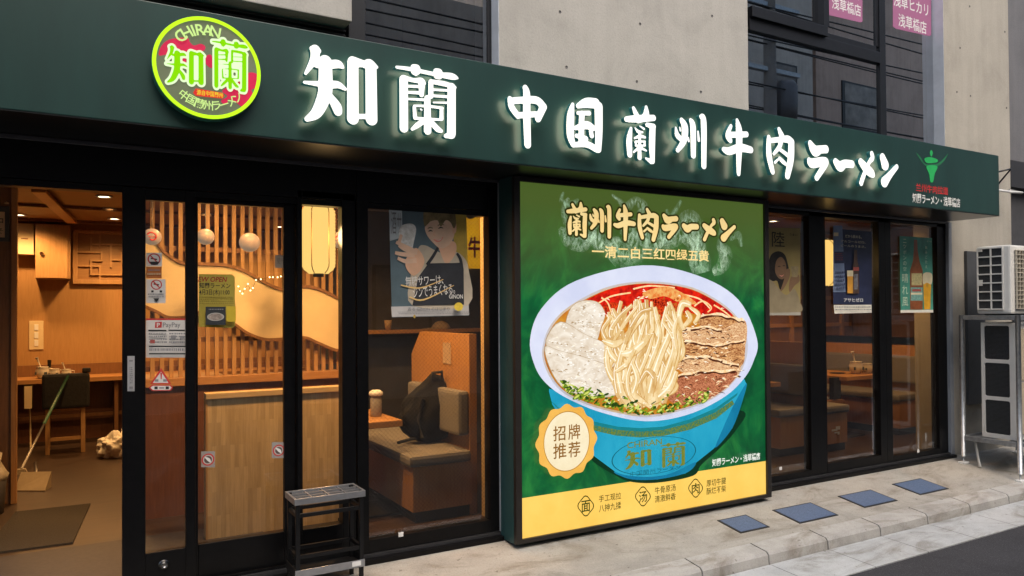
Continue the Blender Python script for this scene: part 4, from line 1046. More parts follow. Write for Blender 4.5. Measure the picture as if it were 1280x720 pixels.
# cables leaving the sign
m = MB(); p0 = at(1250, 238, -.2); p1 = at(1278, 241, -.2)
m.tube([(7.60, -.2, p0[2]), tuple(p0), tuple((p0+p1)/2+np.array([0, 0, -.005])), tuple(p1), (8.5, -.16, p1[2]+.02)], .012, PAPER, 8)
m.build('conduit', label='short white conduit leaving the end of the green sign', cat='pipe')
m = MB(); m.tube([(7.60, -.1, 2.75), tuple(at(1264, 211, -.1)), (8.3, -.1, 2.72), (9.4, .4, 2.72)], .009, plain('cable_black', (.02, .02, .02), .5), 8)
m.build('cable', label='thin black cable running from the sign across the pillar', cat='cable')

# ================================================================== NEIGHBOUR AND ACROSS THE STREET
nb = thing('neighbour_building', 'dark grey building past the concrete pillar at the edge of view', 'building', (12, 2, 0))
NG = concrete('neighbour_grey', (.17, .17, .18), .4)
xs_ = xQ1+.004
zA, zB = at(1270, 205, .1)[2], at(1270, 236, .05)[2]
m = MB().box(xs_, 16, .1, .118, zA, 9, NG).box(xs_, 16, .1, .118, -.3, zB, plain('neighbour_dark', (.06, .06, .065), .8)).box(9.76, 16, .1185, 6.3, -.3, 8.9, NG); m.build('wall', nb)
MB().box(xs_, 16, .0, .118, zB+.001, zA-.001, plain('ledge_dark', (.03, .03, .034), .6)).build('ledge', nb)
def block(name, x0, x1, y0, y1, h, mat, label, cols, rows, wm, sill=1.0):
    t = thing(name, label, 'building', ((x0+x1)/2, (y0+y1)/2, -.2))
    MB().box(x0, x1, y0, y1, -.3, h, mat).build('wall', t)
    cw = (x1-x0)/cols
    for c in range(cols):
        for r in range(rows):
            z = sill+r*2.9; x = x0+cw*(c+.5); yf = y1
            if z+1.5 > h: continue
            wdw = MB().box(x-cw*.24, x+cw*.24, yf-.01, yf+.04, z, z+1.4, DARKFRAME, .004).build('window', t)
            MB().box(x-cw*.215, x+cw*.215, yf+.0405, yf+.045, z+.06, z+1.34, wm).build('pane', wdw)
    return t
WINM = plain('far_window', (.22, .18, .15), .25, 0, .5, 2)
block('opposite_building', -12, -1.2, -18, -9.4, 10.5, concrete('far_brown', (.55, .38, .29), .4), 'brown building across the street mirrored in the left upper window', 4, 2, WINM)
block('opposite_building', -.8, 9.5, -18, -9.6, 8.0, concrete('far_grey', (.5, .41, .34), .4), 'grey building across the street behind the viewer', 4, 2, WINM)
block('opposite_building', 10, 18.0, -18, -9.4, 13, concrete('far_beige', (.6, .53, .46), .4), 'beige building across the street mirrored in the right upper window', 3, 3, WINM)
block('opposite_building', 18.4, 40, -19, -9.6, 17, concrete('far_dark', (.60, .43, .34), .4), 'dark brown building across the street mirrored in the sash of the right upper window', 5, 3, WINM)
for px_, lb_ in ((13.0, 'grey concrete utility pole with a transformer mirrored in the right upper window'), (-3.5, 'plain grey utility pole mirrored in the left upper window')):
    t = thing('utility_pole', lb_, 'utility pole', (px_, -6.6, -.22))
    MB().tube([(px_, -6.6, -.3), (px_, -6.6, 9.5)], [.17, .12], concrete('pole_grey', (.36, .35, .34), .2), 14).build('shaft', t)
    m = MB()
    for z in (6.6, 8.0): m.box(px_-.9, px_+.9, -6.66, -6.54, z, z+.09, GALV)
    m.build('crossarm', t)
    if px_ > 0: MB().lathe([(.02, 0), (.24, .02), (.26, .3), (.26, .75), (.2, .85), (.02, .88)], (px_+.48, -6.6, 5.6), plain('transformer_grey', (.14, .14, .145), .5), 18).build('transformer', t)
cr = random.Random(9)
CABLE = plain('cable_black', (.02, .02, .02), .5)
for k in range(14):
    za = 5.0+k*.28+cr.uniform(-.1, .1); zb_ = za+cr.uniform(-1.0, 1.0); y = -6.6+cr.uniform(-.7, .7); sag = cr.uniform(.2, .7)
    m = MB(); m.tube([(-12+44*q, y+(cr.uniform(-.02, .02)), za+(zb_-za)*q-sag*4*q*(1-q)*(1 if k % 2 else .4)) for q in [i/16 for i in range(17)]], .016, CABLE, 6)
    m.build('overhead_cable', label='black overhead cable across the street mirrored in the upper windows', cat='cable', group='overhead cables across the street')
# pink lettered stickers inside the upper window
PK = plain('sticker_pink', (.36, .13, .25), .6, 0, .06, 5)
for (xa, xb, yt0, yb0, ts, lb_) in ((1033, 1078, -40, 25, [('浅草橋店', 1040, 1076, 1, 16), ('占い館', 1040, 1074, -22, -5)], 'pink shop sticker with white characters on the upper sash'),
                                 (1116, 1164, -40, 42, [('浅草橋店', 1123, 1158, 22, 38), ('浅草ヒカリ', 1117, 1160, -2, 14)], 'longer pink shop sticker with white characters on the right upper pane')):
    YS = YW+.0112
    A = Art(YS, .0003); A.poly([(xa, yt0), (xb, yt0+9), (xb, yb0+2), (xb-3, yb0+3), (xa+4, yb0-6), (xa, yb0-9)], PK)
    for s_, x0, x1, ya, yb_ in ts: A.text(s_, x0, x1, ya, yb_, PAPER, .01)
    A.build('window_sticker', label=lb_, cat='sticker')
for px, py, Yd, lb_ in ((571, 27, 1.2, 'small pendant lamp glowing in the left upper room'), (981, 7, 1.3, 'small bright lamp in the right upper room')):
    p = at(px, py, Yd); t = thing('pendant_lamp', lb_, 'lamp', tuple(p))
    MB().lathe([(.05, 0), (.045, .03), (.012, .06), (.01, .065)], tuple(p), PAPER, 16).build('shade', t)
    MB().lathe([(.001, -.004), (.04, -.003), (.042, .002)], tuple(p), emit('lamp_warm', (1, .62, .25), 6*K), 14).build('bulb', t)
    MB().tube([tuple(p+np.array([0, 0, .06])), (p[0], p[1], 4.6)], .004, INK, 6).build('cord', t)

# ================================================================== STICKERS AND POSTERS ON THE GLASS
def at_glass(Yd): return Yd+.0155
YD1, YD2, YF = .0155, .0635, .0295
def st(name, label, cat, Y, draw, group=None):
    A = Art(Y, .0003); draw(A); return A.build(name, label=label, cat=cat, group=group)
GREY_T = plain('type_grey', (.22, .22, .23), .6); ORG = plain('sticker_orange', (.42, .13, .03), .6); WHT = plain('sticker_white', (.62, .60, .57), .6, 0, .04)
REDS = plain('sticker_red', (.5, .04, .035), .6)
def nosmoke(A, px, py, rpx):
    c = A.P(px, py); r = abs(A.P(px, py+rpx)[1]-c[1])
    A.disc(c[0], c[1], r, r, REDS, 28, .8)
    A.ribbon([(px-rpx*.55, py-rpx*.15, .8), (px+rpx*.5, py+rpx*.05, .8)], INK, 2)
    A.ribbon([(px-rpx*.6, py-rpx*.6, .7), (px+rpx*.6, py+rpx*.6, .7)], REDS, 2)
def d_ns1(A):
    A.rect(182.6, 202.5, 316, 333, WHT); c = A.P(192.6, 324.5); nosmoke(A, 192.6, 324, 7.4)
    A.poly([(187, 327), (199, 327), (197, 331), (189, 331)], INK)
def d_ns1b(A): A.rect(182.6, 202, 333.5, 348, ORG); A.lines(185, 200, 337, 340, 1, GREY_T); A.lines(184, 201, 341.5, 346, 1, plain('type_cream', (.5, .35, .2), .6))
def d_ns2(A):
    A.rect(182.6, 207, 349, 379, WHT); nosmoke(A, 195.5, 355.8, 6.4)
    A.rect(189, 192, 363, 365.5, INK); A.rect(199.5, 202.5, 363, 365.5, INK); A.lines(185, 205, 367, 372.5, 2, GREY_T, .5); A.poly([(191.5, 373), (199, 373), (195.3, 378)], INK)
st('no_smoking_sticker', 'white no smoking sticker above the orange strip on the sliding door', 'sticker', YD1, d_ns1)
st('notice_sticker', 'orange notice strip between the no smoking stickers on the sliding door', 'sticker', YD1, d_ns1b)
st('no_smoking_sticker', 'taller white no smoking sticker below the orange strip on the sliding door', 'sticker', YD1, d_ns2)
def d_pay(A):
    A.rect(182.4, 232.4, 400, 447, WHT); A.rect(182.4, 232.4, 398, 400.2, REDS)
    A.poly([(194, 402.5), (202.5, 402), (202, 409.5), (193.5, 410)], REDS); A.text('P', 196, 200, 403.5, 408.8, WHT, .03)
    A.text('PayPay', 203.5, 225.5, 403, 410.8, GREY_T, .012)
    A.rect(185.5, 208, 412.2, 414, INK); A.rect(210.5, 231, 412, 413.6, INK)
    A.lines(186, 208, 416, 430, 4, GREY_T, .55); A.lines(211, 231, 416, 430, 4, GREY_T, .55)
    A.rect(187, 193, 424.5, 429, plain('type_red', (.3, .06, .05), .6)); A.rect(213, 219, 419, 423, GREY_T); A.rect(224, 230, 419.5, 423, GREY_T)
    A.rect(185.5, 231.5, 432, 433.6, INK); A.lines(186, 231, 435, 439, 1, GREY_T, .8); A.rect(185.5, 231.5, 441, 442.6, INK)
st('payment_notice', 'white and grey payment notice with a red mark across the sliding door', 'notice', YD1, d_pay)
def d_tri(A):
    A.poly([(201.5, 460), (214, 480), (187.5, 480)], REDS); A.poly([(201.3, 464.5), (210.5, 478.6), (191, 478.6)], WHT); A.poly([(200.3, 466), (202.6, 466), (202, 474), (200.9, 474)], REDS)
    A.rect(193.5, 198, 474, 477, GREY_T); A.rect(204, 208.5, 474, 477, GREY_T)
    A.poly([(186, 484.5), (190, 481), (213, 481), (216.5, 484.5), (213, 488.5), (190, 488.5)], REDS); A.poly([(188, 484.5), (191, 482.2), (212, 482.2), (214.5, 484.5), (212, 487.4), (191, 487.4)], WHT)
    A.rect(193, 197, 483, 486.5, INK); A.rect(199, 205, 484, 485.7, GREY_T); A.rect(207, 211, 483, 486.5, INK)
st('warning_sticker', 'white and red triangular warning sticker low on the sliding door', 'sticker', YD1, d_tri)
def d_plate(A):
    A.rect(159.3, 168.3, 445, 489, plain('plate_silver', (.42, .42, .43), .4, .3)); A.rect(161.5, 166, 450, 452, GREY_T); A.lines(162, 166, 459, 480, 9, GREY_T, .6); A.rect(161.5, 166, 483, 486, GREY_T)
st('door_plate', 'narrow silver lettered plate on the black edge of the sliding door', 'plate', -.0045, d_plate)
def d_new(A):
    yl = plain('leaflet_yellow', (.50, .40, .06), .6, 0, .12, 8)
    A.poly([(248.5, 342.5), (290, 343), (293.5, 346), (294, 407), (291, 410), (248.5, 408.5)], yl)
    A.text('NEW OPEN', 241, 284, 346, 352.3, plain('leaflet_red', (.40, .02, .02), .6), .02, shear=.2)
    A.text('知蘭ラーメン', 249, 288, 353.5, 360.5, INK, .014); A.text('4月3日(木)11:00', 249, 287, 361.5, 369.8, INK, .01)
    A.lines(249, 291, 371, 381, 4, plain('leaflet_type', (.25, .2, .03), .6), .4)
    A.rect(256, 281, 383.5, 406, plain('leaflet_photo', (.03, .035, .04), .6)); c = A.P(268.5, 396); r = A.P(279, 396)[0]-c[0]
    A.disc(c[0], c[1], r, r*.52, plain('leaflet_bowl', (.42, .40, .36), .6), 30); A.disc(c[0], c[1], r*.85, r*.4, plain('leaflet_food', (.32, .26, .22), .6, 0, .6, 60), 30)
    A.lines(260, 278, 386, 389, 1, GREY_T); A.rect(282, 293.5, 383, 402, plain('leaflet_yellow_b', (.60, .44, .03), .6))
st('opening_poster', 'yellow opening leaflet with red heading and a bowl photo on the inner door', 'poster', YD2, d_new)
def d_round(px, py, rp):
    def f(A):
        A.rect(px-8.6, px+8.6, py-10.4, py+9.6, plain('film_grey', (.30, .28, .26), .5)); c = A.P(px, py); r = abs(A.P(px, py+rp)[1]-c[1])
        A.disc(c[0], c[1], r, r, REDS, 30); A.disc(c[0], c[1], r*.78, r*.78, plain('sticker_ring', (.45, .42, .4), .6), 30); A.disc(c[0], c[1], r*.6, r*.6, plain('sticker_mid', (.10, .07, .06), .6), 30)
        A.ribbon([(px-rp*.5, py-rp*.4, .5), (px+rp*.1, py, 1.8), (px+rp*.4, py+rp*.45, .5)], PAPER, 4)
    return f
st('round_sticker', 'round red ringed sticker beside the vertical door edge', 'sticker', YD2, d_round(260, 574.5, 7.6))
st('round_sticker', 'round red ringed sticker further from the door edge on the same pane', 'sticker', YD2, d_round(348.3, 563, 7.2))
def d_qr(A): A.rect(343.5, 357.3, 319, 335, plain('sheet_faded', (.34, .27, .2), .6, 0, .2, 14)); A.text('蘭州', 346, 355, 322, 330, plain('sheet_type', (.2, .15, .11), .6))
st('small_notice', 'small faded square notice high on the inner door', 'notice', YD2, d_qr)

# drink posters
YQ = .0165
kw = lambda x, y: (480+x/4.5, 240+y/4.5)
def d_woman(A):
    BG = plain('poster_slate', (.034, .05, .058), .5, 0, .25, 4)
    BGY = plain('poster_ochre', (.16, .11, .02), .5, 0, .35, 5)
    A.poly([kw(*p) for p in ((25, 25), (460, 20), (478, 695), (45, 705))], BG)
    A.poly([kw(*p) for p in ((345, 24), (460, 22), (469, 400), (400, 380), (385, 200))], BGY)
    A.poly([kw(*p) for p in ((40, 645), (476, 634), (478, 693), (45, 703))], plain('poster_paper', (.25, .24, .23), .6))
    A.poly([kw(*p) for p in ((28, 100), (100, 72), (104, 255), (33, 275))], plain('poster_paper_cool', (.26, .29, .30), .6)); 
    A.text('酒サ', *[kw(40, 0)[0], kw(98, 0)[0]], kw(0, 110)[1], kw(0, 240)[1], GREY_T, .0)
    SK = plain('print_skin', (.42, .285, .20), .6, 0, .12, 9); SKD = plain('print_skin_dark', (.30, .18, .115), .6, 0, .1, 9)
    SH = plain('print_shirt', (.17, .145, .11), .6, 0, .15, 8); AP = plain('print_apron', (.016, .017, .02), .6, 0, .3, 8); HR = plain('print_hair', (.065, .048, .022), .6, 0, .5, 22)
    A.poly([kw(*p) for p in ((150, 470), (190, 320), (230, 300), (290, 330), (335, 345), (400, 335), (450, 370), (476, 440), (474, 636), (160, 640))], SH, True, n=4)
    A.poly([kw(*p) for p in ((300, 280), (395, 280), (402, 345), (350, 405), (312, 330))], SKD, True)
    A.poly([kw(*p) for p in ((232, 190), (290, 150), (380, 165), (396, 230), (372, 290), (320, 318), (275, 285), (240, 240))], SK, True)
    A.poly([kw(*p) for p in ((384, 180), (404, 178), (404, 225), (386, 232))], SKD, True)
    A.poly([kw(*p) for p in ((226, 190), (222, 110), (262, 60), (330, 50), (388, 90), (404, 170), (392, 205), (372, 170), (345, 160), (318, 195), (300, 160), (262, 165), (246, 180))], HR, True)
    A.ribbon([(*kw(244, 206), .3), (*kw(258, 200), .7), (*kw(274, 204), .3)], HR, 4); A.ribbon([(*kw(300, 190), .3), (*kw(318, 182), .7), (*kw(338, 186), .3)], HR, 4)
    A.ribbon([(*kw(248, 222), .3), (*kw(260, 217), .8), (*kw(272, 221), .3)], INK, 4); A.ribbon([(*kw(304, 206), .3), (*kw(318, 200), .8), (*kw(332, 204), .3)], INK, 4)
    A.ribbon([(*kw(284, 215), .2), (*kw(279, 242), .6), (*kw(292, 246), .2)], SKD, 4)
    A.poly([kw(*p) for p in ((276, 266), (305, 268), (332, 252), (318, 276), (295, 282))], plain('print_lip', (.34, .13, .1), .6), True); A.poly([kw(*p) for p in ((284, 268), (305, 270), (324, 259), (310, 273))], plain('print_teeth', (.55, .48, .4), .6), True)
    A.poly([kw(*p) for p in ((158, 638), (190, 480), (248, 402), (310, 400), (385, 400), (425, 398), (446, 430), (448, 634))], AP, False)
    A.ribbon([(*kw(240, 410), 2), (*kw(275, 360), 2), (*kw(302, 312), 1.6)], AP, 4); A.ribbon([(*kw(438, 440), 2), (*kw(428, 380), 2), (*kw(408, 345), 1.6)], AP, 4)
    A.poly([kw(*p) for p in ((180, 315), (225, 380), (205, 440), (160, 470), (120, 420), (130, 360))], SKD, True)
    A.poly([kw(*p) for p in ((92, 195), (150, 178), (178, 205), (168, 270), (150, 330), (110, 320), (82, 270))], plain('print_glass', (.34, .33, .29), .3, 0, .35, 30), True)
    for q in (((66, 282), (100, 300), (160, 330)), ((60, 342), (100, 350), (170, 355)), ((80, 300), (120, 325), (185, 340)), ((74, 372), (120, 390), (180, 385))): A.ribbon([(*kw(*q[0]), 2.0), (*kw(*q[1]), 2.6), (*kw(*q[2]), 3.2)], SK, 5)
    A.ribbon([(*kw(82, 285), 2.2), (*kw(95, 240), 1.8)], SK, 4)
    TW = plain('poster_type', (.50, .49, .46), .5)
    A.text('無糖サワーは、', *[kw(118, 0)[0], kw(330, 0)[0]], kw(0, 470)[1], kw(0, 525)[1], TW, .006, .07); A.text('ジンでうまくなる。', *[kw(160, 0)[0], kw(395, 0)[0]], kw(0, 525)[1], kw(0, 585)[1], TW, .006, .10)
    A.ribbon([(*kw(92, 524), .8), (*kw(200, 540), .9), (*kw(330, 492), .4)], plain('poster_gold', (.38, .26, .1), .5), 6); A.ribbon([(*kw(140, 590), .8), (*kw(220, 606), 1), (*kw(390, 525), .4)], plain('poster_gold', (.38, .26, .1), .5), 6)
    A.text('GINON', *[kw(362, 0)[0], kw(440, 0)[0]], kw(0, 576)[1], kw(0, 600)[1], TW, .02)
    A.text('香る GINON のはじまり', *[kw(130, 0)[0], kw(365, 0)[0]], kw(0, 648)[1], kw(0, 668)[1], GREY_T, .006); A.lines(kw(75, 0)[0], kw(470, 0)[0], kw(0, 674)[1], kw(0, 692)[1], 2, GREY_T, .35)
    c = A.P(*kw(406, 645)); A.disc(c[0], c[1], .031, .027, plain('lemon', (.50, .36, .04), .6, 0, .2, 30), 20); A.disc(c[0]-.19*1.6, c[1]-.06, .008, .012, plain('lemon_b', (.22, .15, .03), .6), 12)
st('drink_poster', 'dark drink poster of a person in an apron holding out a glass', 'poster', YQ, d_woman)
kb2 = lambda x, y: (950+x/5.143, 260+y/5.143)
def d_lady(A):
    Y_ = plain('poster_mustard', (.26, .20, .075), .6, 0, .12, 5)
    A.poly([kb2(*p) for p in ((41, 125), (258, 130), (260, 690), (41, 690))], Y_)
    A.text('陸', *[kb2(76, 0)[0], kb2(158, 0)[0]], kb2(0, 152)[1], kb2(0, 250)[1], INK, .0); A.text('うまい', *[kb2(190, 0)[0], kb2(240, 0)[0]], kb2(0, 164)[1], kb2(0, 180)[1], INK, .01)
    SK = plain('print_skin2', (.17, .10, .055), .6, 0, .12, 9); HR = plain('print_hair2', (.014, .012, .01), .6, 0, .4, 20); SH = plain('print_blouse', (.22, .18, .11), .6, 0, .15, 9)
    A.poly([kb2(*p) for p in ((42, 460), (80, 470), (120, 520), (170, 560), (220, 520), (255, 600), (258, 668), (42, 672))], SH, True)
    A.poly([kb2(*p) for p in ((46, 440), (50, 370), (72, 300), (118, 278), (158, 300), (178, 360), (186, 420), (160, 460), (130, 525), (110, 470), (80, 470))], HR, True)
    A.poly([kb2(*p) for p in ((96, 405), (104, 340), (135, 315), (162, 350), (168, 410), (150, 455), (118, 450))], SK, True)
    A.ribbon([(*kb2(112, 378), .2), (*kb2(122, 374), .5), (*kb2(131, 378), .2)], HR, 3); A.ribbon([(*kb2(144, 374), .2), (*kb2(153, 370), .5), (*kb2(161, 374), .2)], HR, 3); A.ribbon([(*kb2(122, 430), .2), (*kb2(138, 438), .7), (*kb2(152, 428), .2)], plain('print_lip', (.34, .13, .1), .6), 4)
    A.poly([kb2(*p) for p in ((165, 400), (190, 395), (186, 450), (150, 520), (130, 530), (150, 470))], SK, True)
    A.poly([kb2(*p) for p in ((200, 440), (244, 430), (252, 470), (220, 500), (190, 540), (184, 500))], SK, True); A.poly([kb2(*p) for p in ((196, 375), (244, 375), (238, 445), (204, 445))], plain('print_glass2', (.24, .19, .1), .4, 0, .3, 30))
    A.poly([kb2(*p) for p in ((42, 674), (259, 670), (260, 690), (41, 690))], plain('poster_strip', (.30, .28, .23), .6))
st('drink_poster', 'mustard poster of a long haired person with a hand on the cheek', 'poster', .02, d_lady)
kc = lambda x, y: (1025+x/5.76, 275+y/5.76)
def d_blue(A):
    NV = plain('poster_navy', (.016, .02, .045), .4, 0, .3, 6)
    A.poly([kc(*p) for p in ((95, 60), (372, 85), (372, 612), (95, 605))], NV)
    A.poly([kc(*p) for p in ((98, 612), (370, 610), (372, 668), (104, 674))], plain('poster_white', (.42, .40, .34), .6)); A.lines(kc(106, 0)[0], kc(360, 0)[0], kc(0, 624)[1], kc(0, 660)[1], 2, GREY_T, .25)
    TY = plain('poster_cream_type', (.34, .31, .24), .6)
    A.text('だから飲める。', *[kc(172, 0)[0], kc(290, 0)[0]], kc(0, 108)[1], kc(0, 132)[1], TY, .01); A.text('アルコールゼロ、', *[kc(140, 0)[0], kc(318, 0)[0]], kc(0, 148)[1], kc(0, 166)[1], TY, .006); A.text('ビールのうまさ。', *[kc(140, 0)[0], kc(318, 0)[0]], kc(0, 180)[1], kc(0, 198)[1], TY, .006)
    A.poly([kc(*p) for p in ((236, 215), (256, 215), (260, 300), (270, 340), (270, 530), (228, 530), (226, 340), (234, 300))], plain('print_bottle_dark', (.05, .03, .022), .3, 0, .3, 20))
    A.rect(*[kc(230, 0)[0], kc(270, 0)[0]], kc(0, 340)[1], kc(0, 366)[1], plain('print_label_red', (.22, .05, .04), .5)); A.rect(kc(234, 0)[0], kc(262, 0)[0], kc(0, 390)[1], kc(0, 500)[1], plain('print_label_grey', (.10, .10, .11), .5, 0, .4, 40))
    A.rect(kc(186, 0)[0], kc(226, 0)[0], kc(0, 404)[1], kc(0, 528)[1], plain('print_beer', (.42, .20, .03), .5, 0, .2, 9)); A.rect(kc(184, 0)[0], kc(228, 0)[0], kc(0, 364)[1], kc(0, 406)[1], plain('print_foam', (.52, .46, .3), .5))
    A.text('アサヒゼロ', *[kc(160, 0)[0], kc(298, 0)[0]], kc(0, 562)[1], kc(0, 590)[1], plain('poster_white_type', (.5, .5, .47), .6), .02)
st('drink_poster', 'navy beer poster with a glass and bottle above a white strip', 'poster', .018, d_blue)
def d_strip(A):
    A.poly([kc(*p) for p in ((95, 40), (160, 40), (184, 520), (95, 520))], plain('flyer_blue', (.10, .13, .20), .6, 0, .25, 6)); A.rect(kc(98, 0)[0], kc(132, 0)[0], kc(0, 90)[1], kc(0, 116)[1], plain('flyer_tag', (.40, .33, .2), .6))
    A.rect(kc(103, 0)[0], kc(172, 0)[0], kc(0, 228)[1], kc(0, 312)[1], plain('poster_navy', (.016, .02, .045), .4)); A.lines(kc(106, 0)[0], kc(160, 0)[0], kc(0, 240)[1], kc(0, 300)[1], 4, plain('type_red', (.3, .06, .05), .6), .3); A.lines(kc(106, 0)[0], kc(170, 0)[0], kc(0, 370)[1], kc(0, 510)[1], 5, plain('flyer_type', (.04, .05, .09), .6), .5)
st('menu_flyer', 'pale blue flyer overlapping the edge of the navy beer poster', 'flyer', .0125, d_strip)
kd = lambda x, y: (1115+x/6, 280+y/6)
def d_green(A):
    A.poly([kd(*p) for p in ((56, 90), (300, 105), (308, 650), (64, 645))], plain('poster_teal', (.035, .15, .11), .5, 0, .3, 6)); A.poly([kd(*p) for p in ((64, 645), (308, 643), (310, 664), (64, 666))], plain('poster_white', (.42, .40, .34), .6))
    A.poly([kd(*p) for p in ((164, 118), (188, 118), (192, 200), (206, 280), (230, 350), (230, 642), (136, 642), (134, 350), (156, 280), (162, 200))], plain('print_bottle', (.14, .045, .018), .3, 0, .4, 9))
    A.rect(kd(146, 0)[0], kd(224, 0)[0], kd(0, 370)[1], kd(0, 460)[1], plain('print_label', (.30, .26, .12), .5, 0, .3, 60)); A.rect(kd(140, 0)[0], kd(228, 0)[0], kd(0, 475)[1], kd(0, 575)[1], plain('print_label_teal', (.10, .20, .17), .5, 0, .4, 60)); A.rect(kd(140, 0)[0], kd(226, 0)[0], kd(0, 515)[1], kd(0, 530)[1], plain('print_label_cream', (.42, .38, .25), .5)); A.rect(kd(150, 0)[0], kd(218, 0)[0], kd(0, 488)[1], kd(0, 506)[1], plain('print_label_red', (.22, .05, .04), .5))
    A.poly([kd(*p) for p in ((232, 430), (292, 430), (286, 640), (240, 640))], plain('print_beer2', (.55, .28, .02), .5, 0, .2, 9)); A.poly([kd(*p) for p in ((230, 380), (262, 362), (298, 378), (294, 450), (260, 440), (232, 450))], plain('print_foam', (.52, .46, .3), .5), True)
    c = A.P(*kd(262, 460)); A.disc(c[0], c[1], .018, .02, plain('print_badge', (.3, .16, .02), .5), 16)
    T = plain('poster_mint_type', (.36, .44, .33), .6)
    for i, ch in enumerate('晴れ風'): A.text(ch, *[kd(74, 0)[0], kd(118, 0)[0]], kd(0, 372+i*88)[1], kd(0, 440+i*88)[1], T, .0)
    for i, ch in enumerate('ニッポンの空'): A.text(ch, *[kd(80, 0)[0], kd(104, 0)[0]], kd(0, 112+i*42)[1], kd(0, 142+i*42)[1], T, .0)
    for i, ch in enumerate('飲みごたえ'): A.text(ch, *[kd(244, 0)[0], kd(260, 0)[0]], kd(0, 165+i*36)[1], kd(0, 188+i*36)[1], T, .0)
    A.text('ビール', *[kd(258, 0)[0], kd(292, 0)[0]], kd(0, 124)[1], kd(0, 136)[1], T, .0)
st('drink_poster', 'teal green poster of a tall brown beer bottle beside a full glass', 'poster', .02, d_green)

# ================================================================== INTERIOR
FZ = .03; CEIL = 2.56; YB = 5.9
m = MB(); m.box(-4, 9.6, .121, YB+.1, -.1, FZ, wood('floor_brown', (.022, .012, .007), (.055, .03, .016), 'X', .45, 3.5)); m.build('interior_floor', kind='structure')
CEILM = wood('ceiling_wood', (.20, .095, .035), (.30, .15, .06), 'X', .5)
m = MB(); m.box(-4, 9.6, .301, YB+.1, CEIL, CEIL+.06, CEILM); m.build('interior_ceiling', kind='structure')
m = MB(); m.box(-4, 9.6, YB, YB+.1, FZ, CEIL, wood('back_wall_wood', (.36, .19, .065), (.44, .25, .095), 'Z', .5)); m.build('back_wall', kind='structure')
m = MB(); m.box(-4.1, -4, .12, YB, FZ, CEIL, WOOD_D); m.build('side_wall', kind='structure')
m = MB(); m.box(9.6, 9.7, .12, YB, FZ, CEIL, WOOD_D); m.build('side_wall', kind='structure')
# ceiling beams
def zc(px, py, Z=CEIL-.03): return atz(px, py, Z)
m = MB()
for y in (1.5, 2.9, 4.3, 5.6): m.box(-4, 9.6, y-.03, y+.03, CEIL-.03, CEIL-.002, WOOD_D)
m.build('ceiling_batten', None, kind='structure')
a, b = zc(48, 236), zc(90, 276)
d = (b-a)/np.linalg.norm(b-a); nrm = np.array([-d[1], d[0], 0])*.05
m = MB().hexa([tuple(a-nrm+np.array([0, 0, -.03])), tuple(a+nrm+np.array([0, 0, -.03])), tuple(b-nrm+np.array([0, 0, -.03])), tuple(b+nrm+np.array([0, 0, -.03])), tuple(a-nrm), tuple(a+nrm), tuple(b-nrm), tuple(b+nrm)], WOOD_OX)
m.build('ceiling_beam', label='orange wooden beam running across the ceiling inside the open doorway', cat='beam')
# recessed downlights
def downlight(p, lb_, power=26, col=(1, .53, .19)):
    t = thing('downlight', lb_, 'ceiling light', (p[0], p[1], CEIL), 'recessed ceiling lights of the shop')
    MB().lathe([(.068, -.002), (.075, -.012), (.055, -.012), (.05, -.004)], (p[0], p[1], CEIL), PAPER, 24).build('ring', t)
    MB().lathe([(.0005, -.006), (.05, -.005)], (p[0], p[1], CEIL), emit('downlight_glow', (1, .80, .45), 14*K), 20).build('diffuser', t)
    l = bpy.data.lights.new('downlight_lamp', 'SPOT'); l.energy = power*K; l.color = col; l.spot_size = math.radians(150); l.spot_blend = .6; l.shadow_soft_size = .06
    o = bpy.data.objects.new('lamp', l); COL.objects.link(o); o.parent = t; o.location = (0, 0, -.03)
LP = 85
for px, py, lb_ in ((130, 245, 'glowing ceiling downlight nearest the doorway head of the three in a row'), (137, 260.5, 'middle ceiling downlight of the three in a row'), (143, 273, 'furthest ceiling downlight of the three in a row'), (24, 268, 'ceiling downlight beside the wooden post and white box'),
                    (258, 267, 'ceiling downlight seen through the slatted screen at the inner door'), (350, 283, 'ceiling downlight seen through the slats beside the dark door stile')):
    downlight(atz(px, py, CEIL), lb_, LP)
for x, y, pw, lb_ in ((2.05, 1.7, 90, 'ceiling downlight over the wired window booth'), (5.6, 1.7, 22, 'ceiling downlight over the shadowed booth past the panel'), (7.3, 1.9, 60, 'ceiling downlight over the table with condiment pots'),
                  (.9, 1.15, 50, 'unseen ceiling downlight added between the low partition and the cloud board'), (.8, .38, 105, 'unseen ceiling downlight added at the door track of the first pane'), (1.35, .38, 105, 'unseen ceiling downlight added at the door track below the big lantern'), (2.0, .36, 110, 'unseen ceiling downlight added right behind the wired window'), (6.9, .38, 75, 'unseen ceiling downlight added right behind the navy poster window'), (7.9, .38, 75, 'unseen ceiling downlight added right behind the furthest window')):  # downlights on this line are unseen, added to light partition and booth fronts
    downlight((x, y, CEIL), lb_, pw)

